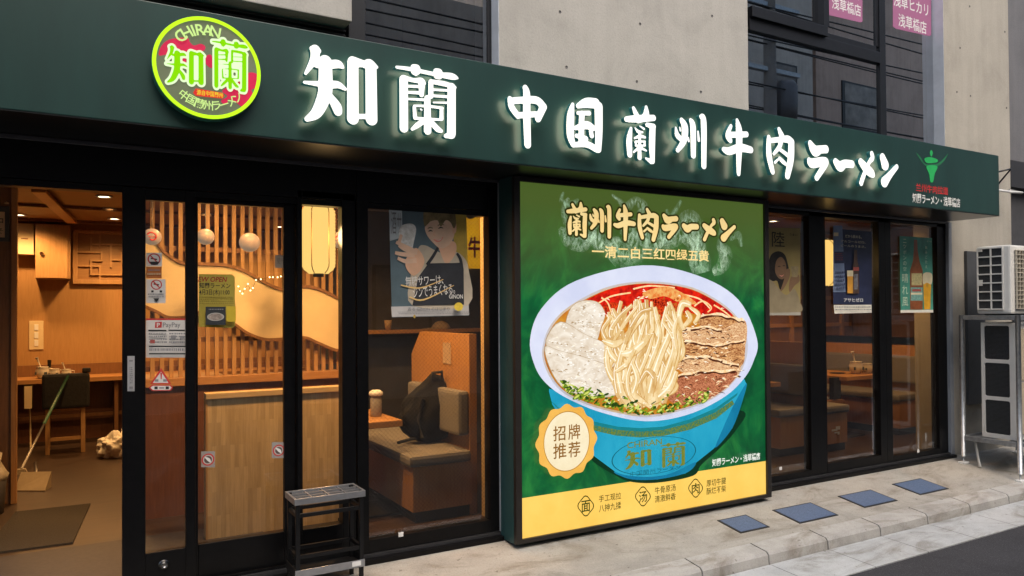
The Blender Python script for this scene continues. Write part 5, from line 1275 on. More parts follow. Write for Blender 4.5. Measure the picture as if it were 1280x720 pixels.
# post and partition at the left edge
pp = atz(17, 630, FZ); px0, px1 = at(13.5, 500, pp[1])[0], at(21, 500, pp[1])[0]
B('wooden_post', None, px0, px1, pp[1], pp[1]+.08, FZ, CEIL-.03, WOOD_O, .004, label='upright orange wooden post inside the doorway', cat='post')
B('panel_wall', None, -4, px0-.001, pp[1]+.03, pp[1]+.07, FZ, CEIL-.03, WOOD_D, label='brown wooden partition at the left edge behind the framed notice', cat='partition')
m = MB(); yq = pp[1]+.03; A = lambda px, py: at(px, py, yq)
x1 = A(12, 280)[0]; z1, z0 = A(6, 258)[2], A(6, 302)[2]; x0 = x1-.28
t = thing('framed_notice', 'framed notice with dark frame hung on the partition at the left edge', 'framed notice', ((x0+x1)/2, yq, z0))
MB().box(x0, x1, yq-.02, yq-.001, z0, z1, plain('frame_slate', (.05, .06, .06), .4), .003).build('frame', t)
a_ = Art(yq-.0205, .0005); a_.wrect(x0+.03, x1-.03, z0+.03, z1-.045, CREAM); v, f = text_mesh('営業中', .0); a_.wtext(v, f, x0+.05, x1-.04, z0+.12, z0+.19, INK); v, f = text_mesh('ようこそ', .0); a_.wtext(v, f, x0+.05, x1-.04, z0+.06, z0+.10, INK); a_.build('print', t)
MB().lathe([(.001, .018), (.016, .008), (.016, 0)], (x1-.02, yq-.01, z1+.02), CREAM, 12).build('hook', t)
# waste bin and mat
p = atz(9, 640, FZ); bx = p[0]-.13; by = p[1]+.0
t = thing('waste_bin', 'grey waste bin with a pale liner at the left edge of the doorway', 'bin', (bx, by, FZ))
MB().lathe([(.11, 0), (.13, .27), (.137, .28), (.13, .285), (.105, .02), (.001, .015)], (bx, by, FZ), plain('bin_grey', (.20, .19, .18), .6), 26).build('bucket', t)
MB().lathe([(.135, .25), (.142, .288), (.12, .32), (.09, .38), (.10, .44), (.06, .40), (.05, .30)], (bx, by, FZ), plain('bin_liner', (.42, .37, .28), .5, 0, .25, 20, .6), 14).build('liner', t)
MAT = plain('mat_brown', (.04, .032, .022), .95, 0, .3, 90, .5)
c1, c2, c3 = atz(113, 631, FZ), atz(91, 680, FZ), atz(0, 692, FZ); c4 = c1+(c3-c2)*1.25; c3 = c2+(c3-c2)*1.25
m = MB().hexa([tuple(q) for q in (c3, c2, c4, c1)]+[tuple(q+np.array([0, 0, .012])) for q in (c3, c2, c4, c1)], MAT); m.build('floor_mat', label='brown doormat on the floor inside the open doorway', cat='mat')
m = MB(); m.box(-4, 1.1, .125, 1.15, FZ, FZ+.004, plain('entry_tile', (.045, .04, .04), .6, 0, .25, 40)); m.build('entry_tile_floor', kind='structure')

# counter along the back wall
zc_ = at(100, 472, 5.42)[2]
t = thing('wall_counter', 'orange wooden counter along the back wall behind the dark backed chair', 'counter', (.5, 5.65, FZ))
B('counter_top', t, -2.5, 2.6, 5.42, YB-.001, zc_-.05, zc_, WOOD_OX, .004)
B('counter_back', t, -2.5, 2.6, YB-.03, YB-.0015, zc_+.001, zc_+.13, WOOD_D); B('apron_panel', t, -2.5, 2.6, YB-.08, YB-.0015, FZ, zc_-.051, wood('dark_red_wood', (.10, .035, .015), (.15, .06, .025)))
B('foot_rail', t, -2.5, 2.6, YB-.2, YB-.17, .3, .34, WOOD_D)
for x in (-.9, .42, 1.9): B('bracket', t, x, x+.04, 5.5, YB-.08, FZ, zc_-.051, WOOD_D)
# chair
def chair(cx_, cy_, label):
    t = thing('dining_chair', label, 'chair', (cx_, cy_, FZ)); w_, d_, sz = .36, .36, .50
    for sx in (-1, 1):
        for sy in (-1, 1):
            h = sz-.04 if sy > 0 else sz+.02
            B('leg', t, cx_+sx*(w_/2-.02)-.02, cx_+sx*(w_/2-.02)+.02, cy_+sy*(d_/2-.02)-.02, cy_+sy*(d_/2-.02)+.02, FZ, FZ+h-.02, WOOD_S, .004)
    B('seat', t, cx_-w_/2, cx_+w_/2, cy_-d_/2+.041, cy_+d_/2, sz-.03, sz+.01, WOOD_S, .005)
    for sx in (-1, 1): B('stretcher', t, cx_+sx*(w_/2-.02)-.012, cx_+sx*(w_/2-.02)+.012, cy_-d_/2+.041, cy_+d_/2-.041, .20, .235, WOOD_S)
    B('stretcher', t, cx_-w_/2+.041, cx_+w_/2-.041, cy_-d_/2+.008, cy_-d_/2+.032, .17, .205, WOOD_S)
    m = MB().box(cx_-w_/2-.03, cx_+w_/2+.04, cy_-d_/2-.05, cy_-d_/2+.03, sz+.005, sz+.37, DARKCLOTH, .03); m.build('backrest', t)
    m = MB().box(cx_+w_/2-.03, cx_+w_/2+.05, cy_-d_/2-.04, cy_-d_/2+.02, sz+.37, sz+.42, DARKCLOTH, .015); m.build('draped_coat', t)
    return t
ch = at(82, 520, 4.98); chair(ch[0], 5.0, 'wooden chair with black cloth over its back at the wall counter')
# condiments on the counter
def pot(x, y, z, s, label, spoon=True, group=None):
    t = thing('condiment_pot', label, 'pot', (x, y, z), group)
    MB().lathe([(.03*s, 0), (.032*s, .006), (.052*s, .03*s), (.055*s, .07*s), (.045*s, .10*s), (.05*s, .105*s), (.04*s, .10*s), (.001, .09*s)], (x, y, z), PORCELAIN, 24).build('body', t)
    m = MB(); m.tube([(x+.05*s, y, z+.09*s), (x+.085*s, y, z+.08*s), (x+.085*s, y, z+.04*s), (x+.053*s, y, z+.03*s)], .006*s, PORCELAIN, 8); m.build('handle', t)
    m = MB(); 
    for k in range(4):
        a = .5+k*1.57; m.box(x+.052*s*math.cos(a)-.012*s, x+.052*s*math.cos(a)+.012*s, y+.0535*s*math.sin(a)-.006, y+.0535*s*math.sin(a)+.006, z+.035*s, z+.06*s, plain('pot_blue', (.06, .08, .09), .4))
    m.build('motif', t)
    if spoon: MB().tube([(x, y, z+.06*s), (x-.03*s, y, z+.15*s), (x-.045*s, y, z+.19*s)], [.006*s, .006*s, .014*s], PORCELAIN, 8).build('ladle', t)
    return t
for px, lb_, s, sp_ in ((53, 'white condiment jar with ladle on the wall counter', 1.25, True), (68, 'middle white pot on the wall counter', 1.0, False), (83, 'small white teapot on the wall counter nearest the doorway edge', .9, True)):
    q = at(px, 466, 5.52); pot(q[0], 5.52, zc_, s, lb_, sp_)
p = at(61, 460, 5.56)
MB().tube([(p[0], 5.6, zc_), (p[0]+.005, 5.6, zc_+.2)], [.012, .02], DARKCLOTH, 10).build('black_bottle', label='slim black bottle behind the pots on the wall counter', cat='bottle')
B('paper_stack', None, at(98, 466, 5.5)[0]-.02, at(112, 466, 5.5)[0], 5.46, 5.6, zc_, zc_+.012, PAPER, label='small stack of white paper on the wall counter above the chair', cat='paper')
# wall cabinet, white box, lattice, switch plate on the back wall
def wallbox(x0, x1, yt, yb, dep, mat, name, label, cat, bev=.006):
    X0, X1 = at(x0, 320, YB-dep)[0], at(x1, 320, YB-dep)[0]; z1 = at((x0+x1)/2, yt, YB-dep)[2]; z0 = at((x0+x1)/2, yb, YB-dep)[2]
    return X0, X1, z0, z1
X0, X1, z0, z1 = wallbox(44, 88, 280, 348, .3, 0, 0, 0, 0)
t = thing('wall_cabinet', 'pale wooden wall cabinet with one round knob on the back wall', 'cabinet', ((X0+X1)/2, YB-.15, z0))
B('carcass', t, X0, X1, YB-.28, YB-.001, z0, z1, WOOD_S, .004); dr = B('door', t, X0+.004, X1-.03, YB-.302, YB-.2805, z0+.004, z1-.004, WOOD_S, .004)
kx, kz = at(52, 317, YB-.302)[0], at(52, 317, YB-.302)[2]; MB().tube([(kx, YB-.302, kz), (kx, YB-.325, kz), (kx, YB-.33, kz)], [.01, .02, .014], plain('knob_brown', (.08, .035, .015), .3), 14).build('knob', dr)
X0, X1, z0, z1 = wallbox(22, 43, 279, 318, .2, 0, 0, 0, 0)
t = thing('breaker_box', 'cream box with a slot beside the wall cabinet', 'box', ((X0+X1)/2, YB-.1, z0)); B('casing', t, X0, X1-.005, YB-.2, YB-.001, z0, z1, CREAM, .008); B('slot', t, X0+.03, X1-.06, YB-.203, YB-.2005, (z0+z1)/2-.006, (z0+z1)/2+.008, WOOD_D)
X0, X1, z0, z1 = wallbox(91, 153, 288, 355, .06, 0, 0, 0, 0); X1 += .35
t = thing('lattice_panel', 'wooden lattice panel with square fretwork on the back wall', 'lattice panel', ((X0+X1)/2, YB-.03, z0))
B('backing', t, X0, X1, YB-.015, YB-.001, z0, z1, wood('lattice_back', (.30, .16, .06), (.38, .21, .085), 'X'))
m = MB(); q = .028
for (a0, a1, b0, b1) in ((X0, X1, z0, z0+.05), (X0, X1, z1-.04, z1), (X0, X0+.05, z0+.05, z1-.04), (X1-.05, X1, z0+.05, z1-.04)): m.box(a0, a1, YB-.06, YB-.0155, b0, b1, WOOD_S, .003)
m.build('frame', t); m = MB(); W_ = X1-X0-.1; H_ = z1-z0-.09; ax = X0+.05; az = z0+.05
for (u0, v0, u1, v1) in ((0, .3, .3, .3), (.3, .3, .3, .0), (.18, .12, .18, .42), (.18, .42, .32, .42), (.18, .12, .6, .12), (.18, .6, .18, .9), (.3, .72, .3, 1), (0, .6, .3, .6), (.18, .78, .7, .78), (.45, .3, .45, .78), (.45, .45, .7, .45), (.6, .12, .6, .6), (.7, .3, .7, 1), (.6, .6, 1, .6), (.85, 0, .85, .6), (.32, .42, .32, .6), (.7, .3, 1, .3)):
    m.box(ax+W_*min(u0, u1)-.01, ax+W_*max(u0, u1)+.01, YB-.045-.001*len(m.f)/60, YB-.0155, az+H_*min(v0, v1)-.01, az+H_*max(v0, v1)+.01, WOOD_S)
m.build('fretwork', t)
X0, X1, z0, z1 = wallbox(36.5, 54.5, 401, 437, .02, 0, 0, 0, 0); z0 = at(45, 437, YB)[2]; z1 = at(45, 401, YB)[2]
t = thing('switch_plate', 'cream switch plate with three switches above the wall counter', 'switch', ((X0+X1)/2, YB, z0)); B('plate', t, X0, X1, YB-.012, YB-.001, z0, z1, CREAM, .004)
for k in range(3): B('switch', t, X0+.05, X1-.05, YB-.018, YB-.0125, z0+.04+k*(z1-z0-.06)/3, z0+.02+(k+1)*(z1-z0-.06)/3, PAPER, .003)
# broom and long handled dustpan leaning against the chair
pa = at(86, 470, 4.70); pb = at(56, 548, 4.2); pe = atz(30, 590, FZ+.06); yv = pe[1]
t = thing('broom', 'long broom with a green upper handle leaning by the chair', 'broom', (pe[0], pe[1], FZ))
pa = at(85, 470, 4.72); pe = atz(27, 586, FZ+.05); mid = pa+(pe-pa)*.55
MB().tube([tuple(pa), tuple(mid)], .014, plain('broom_green', (.03, .09, .05), .4), 10).tube([tuple(mid), tuple(pe)], .011, plain('broom_steel', (.35, .33, .30), .4, .3), 10).build('handle', t)
MB().hexa([(pe[0]-.11, pe[1]-.03, FZ), (pe[0]+.05, pe[1]-.03, FZ), (pe[0]-.11, pe[1]+.03, FZ), (pe[0]+.05, pe[1]+.03, FZ), (pe[0]-.07, pe[1]-.02, FZ+.05), (pe[0]+.03, pe[1]-.02, FZ+.05), (pe[0]-.07, pe[1]+.02, FZ+.05), (pe[0]+.03, pe[1]+.02, FZ+.05)], plain('bristle', (.40, .34, .24), .9, 0, .3, 80)).build('brush', t)
pd = atz(36, 612, FZ); t = thing('dustpan', 'pale dustpan on the floor beside the wooden post', 'dustpan', tuple(pd))
x, y = pd[0], pd[1]
MB().hexa([(x-.10, y-.02, FZ), (x+.12, y-.16, FZ), (x-.06, y+.12, FZ), (x+.16, y+.02, FZ), (x-.10, y-.02, FZ+.01), (x+.12, y-.16, FZ+.01), (x-.06, y+.12, FZ+.13), (x+.16, y+.02, FZ+.13)], plain('pan_beige', (.42, .34, .22), .6)).build('pan', t)
MB().tube([(x+.05, y+.08, FZ+.10), (x+.04, y+.14, FZ+.2)], .011, plain('broom_steel', (.35, .33, .30), .4, .3), 8).build('handle', t)
p = at(40, 485, 5.3); MB().box(p[0]-.07, p[0]+.0, 5.3, 5.31, p[2]-.22, p[2]+.02, CREAM).tube([(p[0]-.02, 5.305, p[2]-.22), (p[0]-.01, 5.3, FZ)], .008, CREAM, 8).build('fly_swatter', label='pale flat paddle on a thin rod standing under the counter beside the chair', cat='paddle')
# crumpled bag
p = atz(141, 571, FZ); bm = bmesh.new(); bmesh.ops.create_icosphere(bm, subdivisions=5, radius=1)
from mathutils import noise as MN
m = MB(); vs = []
for q in bm.verts:
    c = q.co.normalized(); n_ = 1+.3*MN.noise(c*2.2)-.24*abs(MN.noise(c*3.5+Vector((3, 1, 2))))-.10*abs(MN.noise(c*8))+.0
    z = max(c.z*.16*n_+.10+(.10 if c.x > .3 else 0)*max(0, c.z), 0); vs.append((p[0]+.04+c.x*.18*n_, p[1]+c.y*.16*n_, FZ+z))
bm.verts.index_update(); m.add(vs, [[v.index for v in f.verts] for f in bm.faces], plain('bag_white', (.75, .70, .6), .5, 0, .12, 20, .3), True); bm.free()
m.build('plastic_bag', label='crumpled white plastic bag on the floor by the door edge', cat='bag')

# low partition of block wood right behind the doors
YPt = .86
xp0 = at(257, 580, YPt)[0]; xp1 = 1.66; zp = at(310, 489, YPt)[2]
t = thing('low_partition', 'low partition of pale block wood standing behind the sliding doors', 'partition', ((xp0+xp1)/2, YPt, FZ))
B('panel', t, xp0+.012, xp1, YPt, YPt+.07, FZ, zp-.04, WOOD_B); B('cap', t, xp0, xp1+.01, YPt-.015, YPt+.085, zp-.039, zp, WOOD_L, .004); B('end_trim', t, xp0, xp0+.0115, YPt-.004, YPt+.074, FZ, zp-.04, WOOD_S)
# counter end seen through the first pane
yc = 2.55; x0, x1 = at(187, 560, yc)[0], at(229, 560, yc)[0]; z1 = at(205, 477, yc)[2]
t = thing('booth_end', 'orange wooden booth end with a black toe kick seen through the sliding door', 'booth panel', ((x0+x1)/2, yc, FZ)); B('panel', t, x0, x1+.4, yc, yc+.9, FZ+.09, z1, WOOD_S, .004); B('toe_kick', t, x0+.03, x1+.37, yc+.03, yc+.87, FZ, FZ+.0895, INK)
# slatted screen
YS = 1.62; xs0, xs1 = at(176, 300, YS)[0], at(437, 300, YS)[0]; zs0 = at(300, 468, YS)[2]
t = thing('slatted_screen', 'tall screen of upright wooden slats behind the sliding doors', 'screen', ((xs0+xs1)/2, YS, zs0))
x = xs0; i = 0
while x < xs1:
    B('slat', t, x, x+.028, YS, YS+.03, zs0, CEIL-.032, WOOD_S); x += .062
m = MB()
for z in (zs0+.05, 1.28, 1.95): m.box(xs0-.02, xs1+.02, YS+.031, YS+.05, z, z+.035, WOOD_D)
m.build('rail', t); B('sill', t, xs0-.03, xs1+.03, YS-.06, YS+.09, zs0-.06, zs0-.001, WOOD_OX, .004)
B('base', t, xs0-.02, xs1+.02, YS-.02, YS+.05, FZ, zs0-.061, wood('dark_red_wood', (.10, .035, .015), (.15, .06, .025)))
# cloud shaped board in front of the slats
kk = lambda x, y: (150+x/3, 220+y/3); YCb = YS-.06
up = [(95,225),(135,248),(165,285),(230,325),(315,330),(400,335),(470,358),(540,398),(600,424),(640,424),(700,414),(760,430),(833,466),(875,480)]
lo = [(875,662),(833,656),(800,650),(740,625),(690,606),(600,612),(540,612),(480,590),(430,556),(370,520),(300,512),(240,530),(180,530),(140,510),(95,490)]
U = crom([XZ(*kk(*p), YCb) for p in up], False, 6); Lw = crom([XZ(*kk(*p), YCb) for p in lo], False, 6); PO = [tuple(p) for p in U]+[tuple(p) for p in Lw]
def extr(P, y0, y1, m, mf, ms):
    Pp, tri = fill([P]); n = len(P); m.add([(p[0], y0, p[1]) for p in Pp], tri, mf); m.add([(p[0], y1, p[1]) for p in Pp], tri, mf)
    m.add([(p[0], y, p[1]) for y in (y0+.0003, y1) for p in P], [(i, (i+1) % n, n+(i+1) % n, n+i) for i in range(n)], ms); return m
t = thing('cloud_board', 'wavy cream board with brown edges fixed across the slatted screen', 'wall board', (1.0, YCb, 1.2))
extr(PO, YCb, YCb+.03, MB(), CREAM, WOOD_D).build('board', t)
m = MB()
for C_, sg in ((U, 1), (Lw, -1)):
    for i in range(len(C_)-1):
        a, b = C_[i], C_[i+1]; m.add([(a[0], YCb-.012, a[1]-.012), (b[0], YCb-.012, b[1]-.012), (b[0], YCb-.012, b[1]+.012), (a[0], YCb-.012, a[1]+.012), (a[0], YCb+.04, a[1]-.012), (b[0], YCb+.04, b[1]-.012), (b[0], YCb+.04, b[1]+.012), (a[0], YCb+.04, a[1]+.012)], [(0, 1, 2, 3), (3, 2, 6, 7), (0, 4, 5, 1)], WOOD_D)
m.build('edging', t)
# paper lanterns
def lantern(c, r, h, label, ang=0.):
    t = thing('paper_lantern', label, 'lantern', (c[0], c[1], c[2]-h/2)); PA = emit('lantern_paper', lin((253, 203, 112)), 1.3*K)
    prof = []; n = 40
    for i in range(n+1):
        u = i/n; z = -h/2+h*u; e = min(u, 1-u)*2; rr_ = r*(1-(1-min(1, e*3.2))**2.6*.42)+.0022*math.cos(i*math.pi); prof.append((rr_, z))
    MB().lathe(prof, tuple(c), PA, 36).build('shade', t)
    m = MB()
    for k in range(6):
        a = ang+k*math.pi/3; m.tube([(c[0]+(q[0]+.001)*math.cos(a), c[1]+(q[0]+.001)*math.sin(a), c[2]+q[1]) for q in prof], .003, plain('lantern_rib', (.35, .16, .04), .6), 5)
    m.build('rib', t)
    m = MB()
    for z in (-h/2-.02, h/2): m.lathe([(r*.32, 0), (r*.32, .02)], (c[0], c[1], c[2]+z), INK, 20)
    m.build('cap', t); MB().tube([(c[0], c[1], c[2]+h/2+.02), (c[0], c[1], CEIL)], .004, INK, 6).build('cord', t)
    l = bpy.data.lights.new('lantern_lamp', 'POINT'); l.energy = 9*K; l.color = (1, .6, .25); l.shadow_soft_size = .08
    o = bpy.data.objects.new('lamp', l); COL.objects.link(o); o.parent = t; o.location = (c[0]-t.location[0], c[1]-t.location[1]-r-.02, c[2]-t.location[2]); 
yl = .28; c = at(398, 298.5, yl); r = (at(418, 298, yl)[0]-at(377, 298, yl)[0])/2; h = at(398, 255, yl)[2]-at(398, 342, yl)[2]
lantern((c[0], yl, c[2]), r, h, 'large glowing cylindrical paper lantern hanging behind the pane next to the sliding doors', .9)
yl = .3; c = at(1029, 329, yl); r = (at(1041, 329, yl)[0]-c[0]); h = at(1036, 301, yl)[2]-at(1036, 357, yl)[2]
lantern((c[0], yl, c[2]), r, h, 'narrow strip of glowing paper lantern half hidden by the post beside the navy poster', .3)
GLB = lit('globe_paper', lin((230, 200, 168)), lin((216, 182, 148)), .34, 8)
for px, py, rp, Yg, lb_, mk in ((190, 296, 11, .95, 'white globe lantern with a red mark behind the first sliding pane', RED), (257, 296, 10.5, .95, 'white globe lantern at the stile of the inner door', None), (312, 303, 12.5, 1.1, 'white globe lantern in the middle of the inner door', None), (371, 300, 12.5, .9, 'white globe lantern with a black brush mark left of the big lantern', INK), (425, 300, 11, .95, 'white globe lantern with a red mark right of the big lantern', RED)):
    c = at(px, py, Yg); r = abs(at(px, py+rp, Yg)[2]-c[2]); t = thing('globe_lantern', lb_, 'lantern', (c[0], Yg, c[2]-r), 'white globe lanterns inside the glass')
    n = 18; MB().lathe([(r*math.sin(math.pi*i/n)+.0001, -r*math.cos(math.pi*i/n)*.95) for i in range(n+1)], (c[0], Yg, c[2]), GLB, 26).build('shade', t)
    MB().tube([(c[0], Yg, c[2]+r*.95), (c[0], Yg, CEIL)], .003, INK, 6).build('cord', t)
    if mk:
        d = np.array(CAM)-np.array((c[0], Yg, c[2])); d /= np.linalg.norm(d); sd = np.cross(d, [0, 0, 1]); sd /= np.linalg.norm(sd); up_ = np.cross(sd, d)
        m = MB(); f_ = lambda a, q: tuple(np.array((c[0], Yg, c[2]))+r*1.0*(d*math.sqrt(1-q*q)+q*(math.cos(a)*sd+math.sin(a)*up_)))
        m.tube([f_(a, .55-.04*a) for a in np.linspace(.4, 5.4, 22)], r*.09, mk, 6); m.tube([f_(math.pi*k, .35) for k in (0, 1)], r*.07, mk, 6); m.build('brush_mark', t)
# glowing beads on a wire, added to stand in for reflected lights
t = thing('reflection_beads', 'short string of added glowing beads standing in for reflected lights before the cream board', 'reflected lights', tuple(at(325, 350, 1.45)))
pts = [(298,358),(300,364),(306,361),(310,355),(313,363),(316,360),(320,350),(326,349),(337,346.5),(341,346.5),(347,346.5),(351,345.5),(303,367)]
m = MB(); m.tube([tuple(at(x, y, 1.45)) for x, y in sorted(pts)], .0015, INK, 5); m.build('wire', t)
for x, y in pts: MB().lathe([(.0005, -.006), (.006, 0), (.0005, .006)], tuple(at(x, y, 1.448)), emit('reflection_glow', (1, .7, .3), 9*K), 8).build('bulb', t)

# booth behind the wired window
def bench(xf, xb, y0, y1, label, seat=.5, tapes=False, hgt=1.22, yback=None):
    """seat between xf (front edge) and xb (back), running away from the glass"""
    t = thing('booth_bench', label, 'bench', ((xf+xb)/2, (y0+y1)/2, FZ)); lo_, hi_ = min(xf, xb), max(xf, xb); s = 1 if xb > xf else -1
    B('base', t, lo_, hi_, y0, y1, FZ+.08, seat-.08, WOOD_O, .003); B('toe_kick', t, lo_+.03, hi_-.0, y0+.03, y1, FZ, FZ+.0795, INK)
    m = MB().box(min(xf-s*.03, xb), max(xf-s*.03, xb), y0-.015, y1, seat-.079, seat, FABRIC, .025); m.build('seat_cushion', t)
    x0_, x1_ = (xb, xb+s*.06); ye = yback or y1
    xa_, xb_2 = min(x0_, x1_)+.001, max(x0_, x1_)
    m = MB().hexa([(xa_, y0+.02, FZ), (xb_2, y0+.02, FZ), (xa_, ye+.12, FZ), (xb_2, ye+.12, FZ), (xa_, y0+.02, 1.14), (xb_2, y0+.02, 1.14), (xa_, ye+.12, 1.14), (xb_2, ye+.12, 1.14)], WOOD_O)
    m.hexa([(xa_, y0+.02, 1.14), (xb_2, y0+.02, 1.14), (xa_, ye+.12, 1.14), (xb_2, ye+.12, 1.14), (xa_, y0+.02, hgt), (xb_2, y0+.02, hgt), (xa_, ye-.06, hgt), (xb_2, ye-.06, hgt)], WOOD_O); m.build('back_panel', t)
    m = MB().box(min(xb-s*.09, xb), max(xb-s*.09, xb), y0+.02, (yback or y1), seat+.10, seat+.42, FABRIC, .025); m.build('back_cushion', t)
    if tapes:
        a = Art(y0-.0008, .0004)
        for (u, w_, v, h_) in ((.3, .16, .24, .02), (.48, .12, .25, .035), (.42, .14, .215, .015), (.55, .06, .20, .03)):
            X = lo_+(hi_-lo_)*u; a.wrect(X, X+(hi_-lo_)*w_*1.6, v, v+h_, PAPER)
        a.build('tape', t)
    return t
bc = atz(516.5, 656, FZ); xb_ = at(589, 620, bc[1])[0]
bench(bc[0], xb_, bc[1], 2.3, 'booth bench with grey cushions behind the wired window next to the lit panel', hgt=1.33, seat=.5, yback=1.46)
B('end_post', None, xb_+.0625, xb_+.145, bc[1]-.12, bc[1]-.04, FZ, 2.4, WOOD_L, .004, label='pale wooden upright at the end of the booth inside the wired window', cat='post')
# bag on the bench
p = at(538, 552, bc[1]+.45); bx, by = p[0], bc[1]+.45; bm = bmesh.new(); bmesh.ops.create_icosphere(bm, subdivisions=4, radius=1); vs = []
for q in bm.verts:
    c = q.co.normalized(); u = (c.z+1)/2; wv = (1-u**1.6*.66)*(1+.22*MN.noise(c*3)+.10*abs(MN.noise(c*7))); vs.append((bx+.0+c.x*.30*wv+.03*u, by+c.y*.15*wv, .501+u*.52*(1+.05*MN.noise(c*2))))
bm.verts.index_update(); t = thing('backpack', 'black backpack slumped on the booth bench behind the wired window', 'backpack', (bx, by, .501))
m = MB(); m.add(vs, [[v.index for v in f.verts] for f in bm.faces], plain('backpack_black', (.002, .002, .0022), .9, 0, .5, 14, .8), True); bm.free(); m.build('body', t)
m = MB(); m.tube([(bx, by-.04, .985), (bx-.01, by-.06, 1.03), (bx+.07, by-.06, 1.035), (bx+.08, by-.04, .985)], .012, DARKCLOTH, 8); m.build('handle', t)
m = MB(); m.tube([(bx-.14, by-.05, .55), (bx-.22, by-.03, .535), (bx-.29, by-.07, .532)], .012, DARKCLOTH, 8); m.tube([(bx-.1, by-.10, .84), (bx-.15, by-.12, .7), (bx-.12, by-.12, .56)], .014, DARKCLOTH, 8); m.build('strap', t)
# paper note on booth back
x_, z_ = XZ(549, 448, bc[1]+.0); B('paper_note', None, xb_-.004, xb_-.0005, bc[1]+.32, bc[1]+.46, z_-.07, z_+.09, plain('note_tan', (.42, .30, .2), .7), label='tan paper note on the wooden back of the booth above the backpack', cat='note')
def table(x0, x1, y0, y1, z, label):
    t = thing('dining_table', label, 'table', ((x0+x1)/2, (y0+y1)/2, FZ)); B('table_top', t, x0, x1, y0, y1, z-.045, z, WOOD_OX, .004)
    xm = (x0+x1)/2; ym = (y0+y1)/2; B('pedestal', t, xm-.03, xm+.03, ym-.03, ym+.03, FZ+.02, z-.0455, INK); B('foot', t, xm-.22, xm+.22, ym-.2, ym+.2, FZ, FZ+.0195, INK, .004); return t
tp = at(498, 520, .7); table(1.66, tp[0], .62, 1.35, .735, 'orange wooden table beside the backpack behind the wired window')
q = at(470, 498, .9); t = thing('napkin_jar', 'glass jar with a white lid on the table behind the wired window', 'jar', (q[0], .9, .735)); MB().lathe([(.035, 0), (.042, .01), (.042, .13), (.03, .15)], (q[0], .9, .735), plain('jar_grey', (.30, .28, .25), .1), 20).build('body', t); MB().lathe([(.044, .15), (.05, .155), (.05, .175), (.03, .19), (.001, .19)], (q[0], .9, .735), PAPER, 20).build('lid', t)
# far shelf with cup and cap, yellow menu board, dark wall
YSh = 2.75; zs_ = at(530, 412, YSh)[2]
B('dividing_wall', None, at(462, 300, YSh+.3)[0]-.5, 4.4, YSh+.3, YSh+.36, FZ, CEIL-.03, plain('dark_divider', (.06, .055, .05), .8, 0, .2, 4), label='dark dividing wall behind the wired window booth', cat='partition')
B('wall_shelf', None, at(440, 412, YSh)[0], at(612, 412, YSh)[0], YSh, YSh+.299, zs_-.035, zs_, WOOD_OX, .003, label='narrow wooden shelf above the booth behind the wired window', cat='shelf')
q = at(485, 404, YSh+.08); MB().lathe([(.028, 0), (.038, .10), (.034, .10), (.025, .01), (.001, .01)], (q[0], YSh+.08, zs_), plain('cup_tan', (.42, .28, .15), .6), 20).build('paper_cup', label='tan paper cup on the narrow shelf under the drink poster', cat='cup')
q = at(552, 405, YSh+.1); t = thing('cap', 'beige cap resting on the narrow shelf under the drink poster', 'cap', (q[0], YSh+.12, zs_)); n = 10
MB().lathe([(.10*math.cos(math.pi/2*i/n)+.0005, .085*math.sin(math.pi/2*i/n)) for i in range(n+1)], (q[0], YSh+.12, zs_), plain('cap_beige', (.36, .26, .16), .9), 22).build('crown', t)
MB().hexa([(q[0]-.20, YSh+.06, zs_), (q[0]-.08, YSh+.03, zs_), (q[0]-.20, YSh+.16, zs_), (q[0]-.08, YSh+.2, zs_), (q[0]-.20, YSh+.06, zs_+.008), (q[0]-.08, YSh+.03, zs_+.014), (q[0]-.20, YSh+.16, zs_+.008), (q[0]-.08, YSh+.2, zs_+.014)], plain('cap_beige', (.36, .26, .16), .9)).build('brim', t)
x0, z1 = XZ(556, 236, YSh+.28); x1, z0 = XZ(610, 336, YSh+.28)
t = thing('menu_board', 'glowing yellow menu board with black and red characters beside the drink poster', 'menu board', ((x0+x1)/2, YSh+.28, z0))
B('panel', t, x0, x1+.1, YSh+.26, YSh+.299, z0, z1, lit('menu_yellow', lin((225, 165, 20)), lin((190, 125, 10)), .75, 4)); a = Art(YSh+.2595, .0005)
v, f = text_mesh('上', .02); b4 = bbk(lambda x, y: (x, y), 580, 598, 244, 274) if 0 else None
P0 = XZ(581, 300, YSh+.2595); a.text('し', 581, 598, 243, 274, INK, .03); a.text('牛', 585, 601, 296, 322, RED, .03); a.build('characters', t)
x0, z1 = XZ(487, 240, YSh+.29); x1, z0 = XZ(553, 250, YSh+.29)
B('wall_lamp', None, at(486, 242, 2.0)[0], at(512, 242, 2.0)[0], 2.0, 2.1, at(498, 245, 2.0)[2], at(498, 237, 2.0)[2], emit('strip_yellow', (1, .62, .12), 1.2*K), .01, label='small yellow glowing strip lamp above the drink poster', cat='lamp')

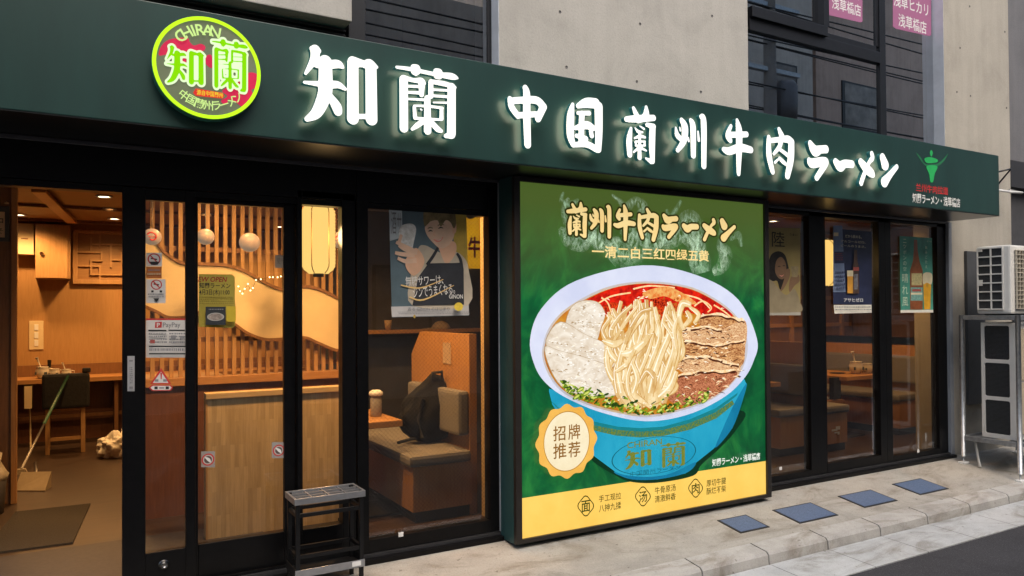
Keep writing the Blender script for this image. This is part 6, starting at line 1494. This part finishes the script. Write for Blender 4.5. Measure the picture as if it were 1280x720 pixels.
# booths behind the right windows
b1 = atz(976, 572, FZ); y1_ = b1[1]; xa = b1[0]; xb1 = at(1014, 560, y1_)[0]
bench(xa, xb1+.02, y1_, 2.4, 'shadowed booth bench behind the dark window right of the lit panel', hgt=1.15)
b2 = atz(1059.5, 562, FZ); xe = b2[0]
bench(xe, xe-.36, b2[1], 2.4, 'booth bench with white tape scraps on its end behind the navy poster window', tapes=True, hgt=1.12)
b3 = at(1125, 548, .9); xs3 = b3[0]; xe3 = at(1154, 540, .9)[0]
bench(xs3, xe3+.02, .9, 2.4, 'booth bench beside the pale upright behind the furthest window', hgt=1.05)
x0, x1 = at(1156, 500, .75)[0], at(1173, 500, .75)[0]
B('upright', None, x0+.03, x1, .72, .8, FZ, 2.45, WOOD_L, .004, label='pale wooden upright inside the furthest window by the teal poster', cat='post')
tz = .745; yt = .95
tx0, tx1 = at(1034, 475, yt)[0]-.1, at(1114, 478, yt)[0]
table(at(1040, 478, yt)[0]+.25, at(1106, 478, yt)[0], yt, 1.7, tz, 'orange wooden table with condiment pots behind the navy poster window')
table(at(945, 486, yt)[0]-.3, at(976, 486, yt)[0], yt, 1.7, tz, 'orange table edge behind the dark window right of the lit panel')
q = at(1070, 466, 1.15); pot(q[0], 1.15, tz, 1.35, 'white condiment jar with ladle on the table behind the navy poster window'); q = at(1084, 468, 1.12); pot(q[0], 1.12, tz, 1.1, 'smaller white pot beside the ladle jar on the window table', False)
m = MB().lathe([(.07, 0), (.09, .006), (.088, .008), (.001, .004)], (at(1047, 466, 1.3)[0], 1.3, tz), DARKCLOTH, 20); m.build('black_tray', label='small black tray on the table behind the navy poster window', cat='tray')
q = at(1046, 492, 1.0); B('menu_holder', None, q[0]-.05, q[0]+.05, 1.0, 1.06, .501, .74, DARKCLOTH, .006, label='black box standing on the taped booth bench', cat='box')
q = at(1078, 514, 1.3)
m = MB()
for k in range(4): m.box(xe+.04+.02*k, xe+.38-.015*k, 1.1+.02*k, 1.36, .491+k*.006, .496+k*.006, plain('paper_grey', (.34, .35, .38), .6, 0, .15, 9))
m.box(xe+.02, xe+.4, 1.0, 1.45, FZ, .49, WOOD_D); m.build('side_bench', label='low wooden ledge with loose grey papers under the window table', cat='bench')
# framed wall panelling at the back of the booths
t = thing('panelled_screen', 'brown panelled screen at the back of the booths behind the right windows', 'screen', (7.5, 2.45, FZ))
B('panel', t, 4.5, 9.55, 2.46, 2.5, FZ, 2.53, WOOD_D)
m = MB()
for x in np.arange(4.6, 9.5, .52): m.box(x, x+.055, 2.425, 2.4595, FZ, 2.5, WOOD_O)
for z in (.9, 1.25, 1.62): m.box(4.5, 9.5, 2.43, 2.4592, z, z+.05, WOOD_O)
m.build('moulding', t)
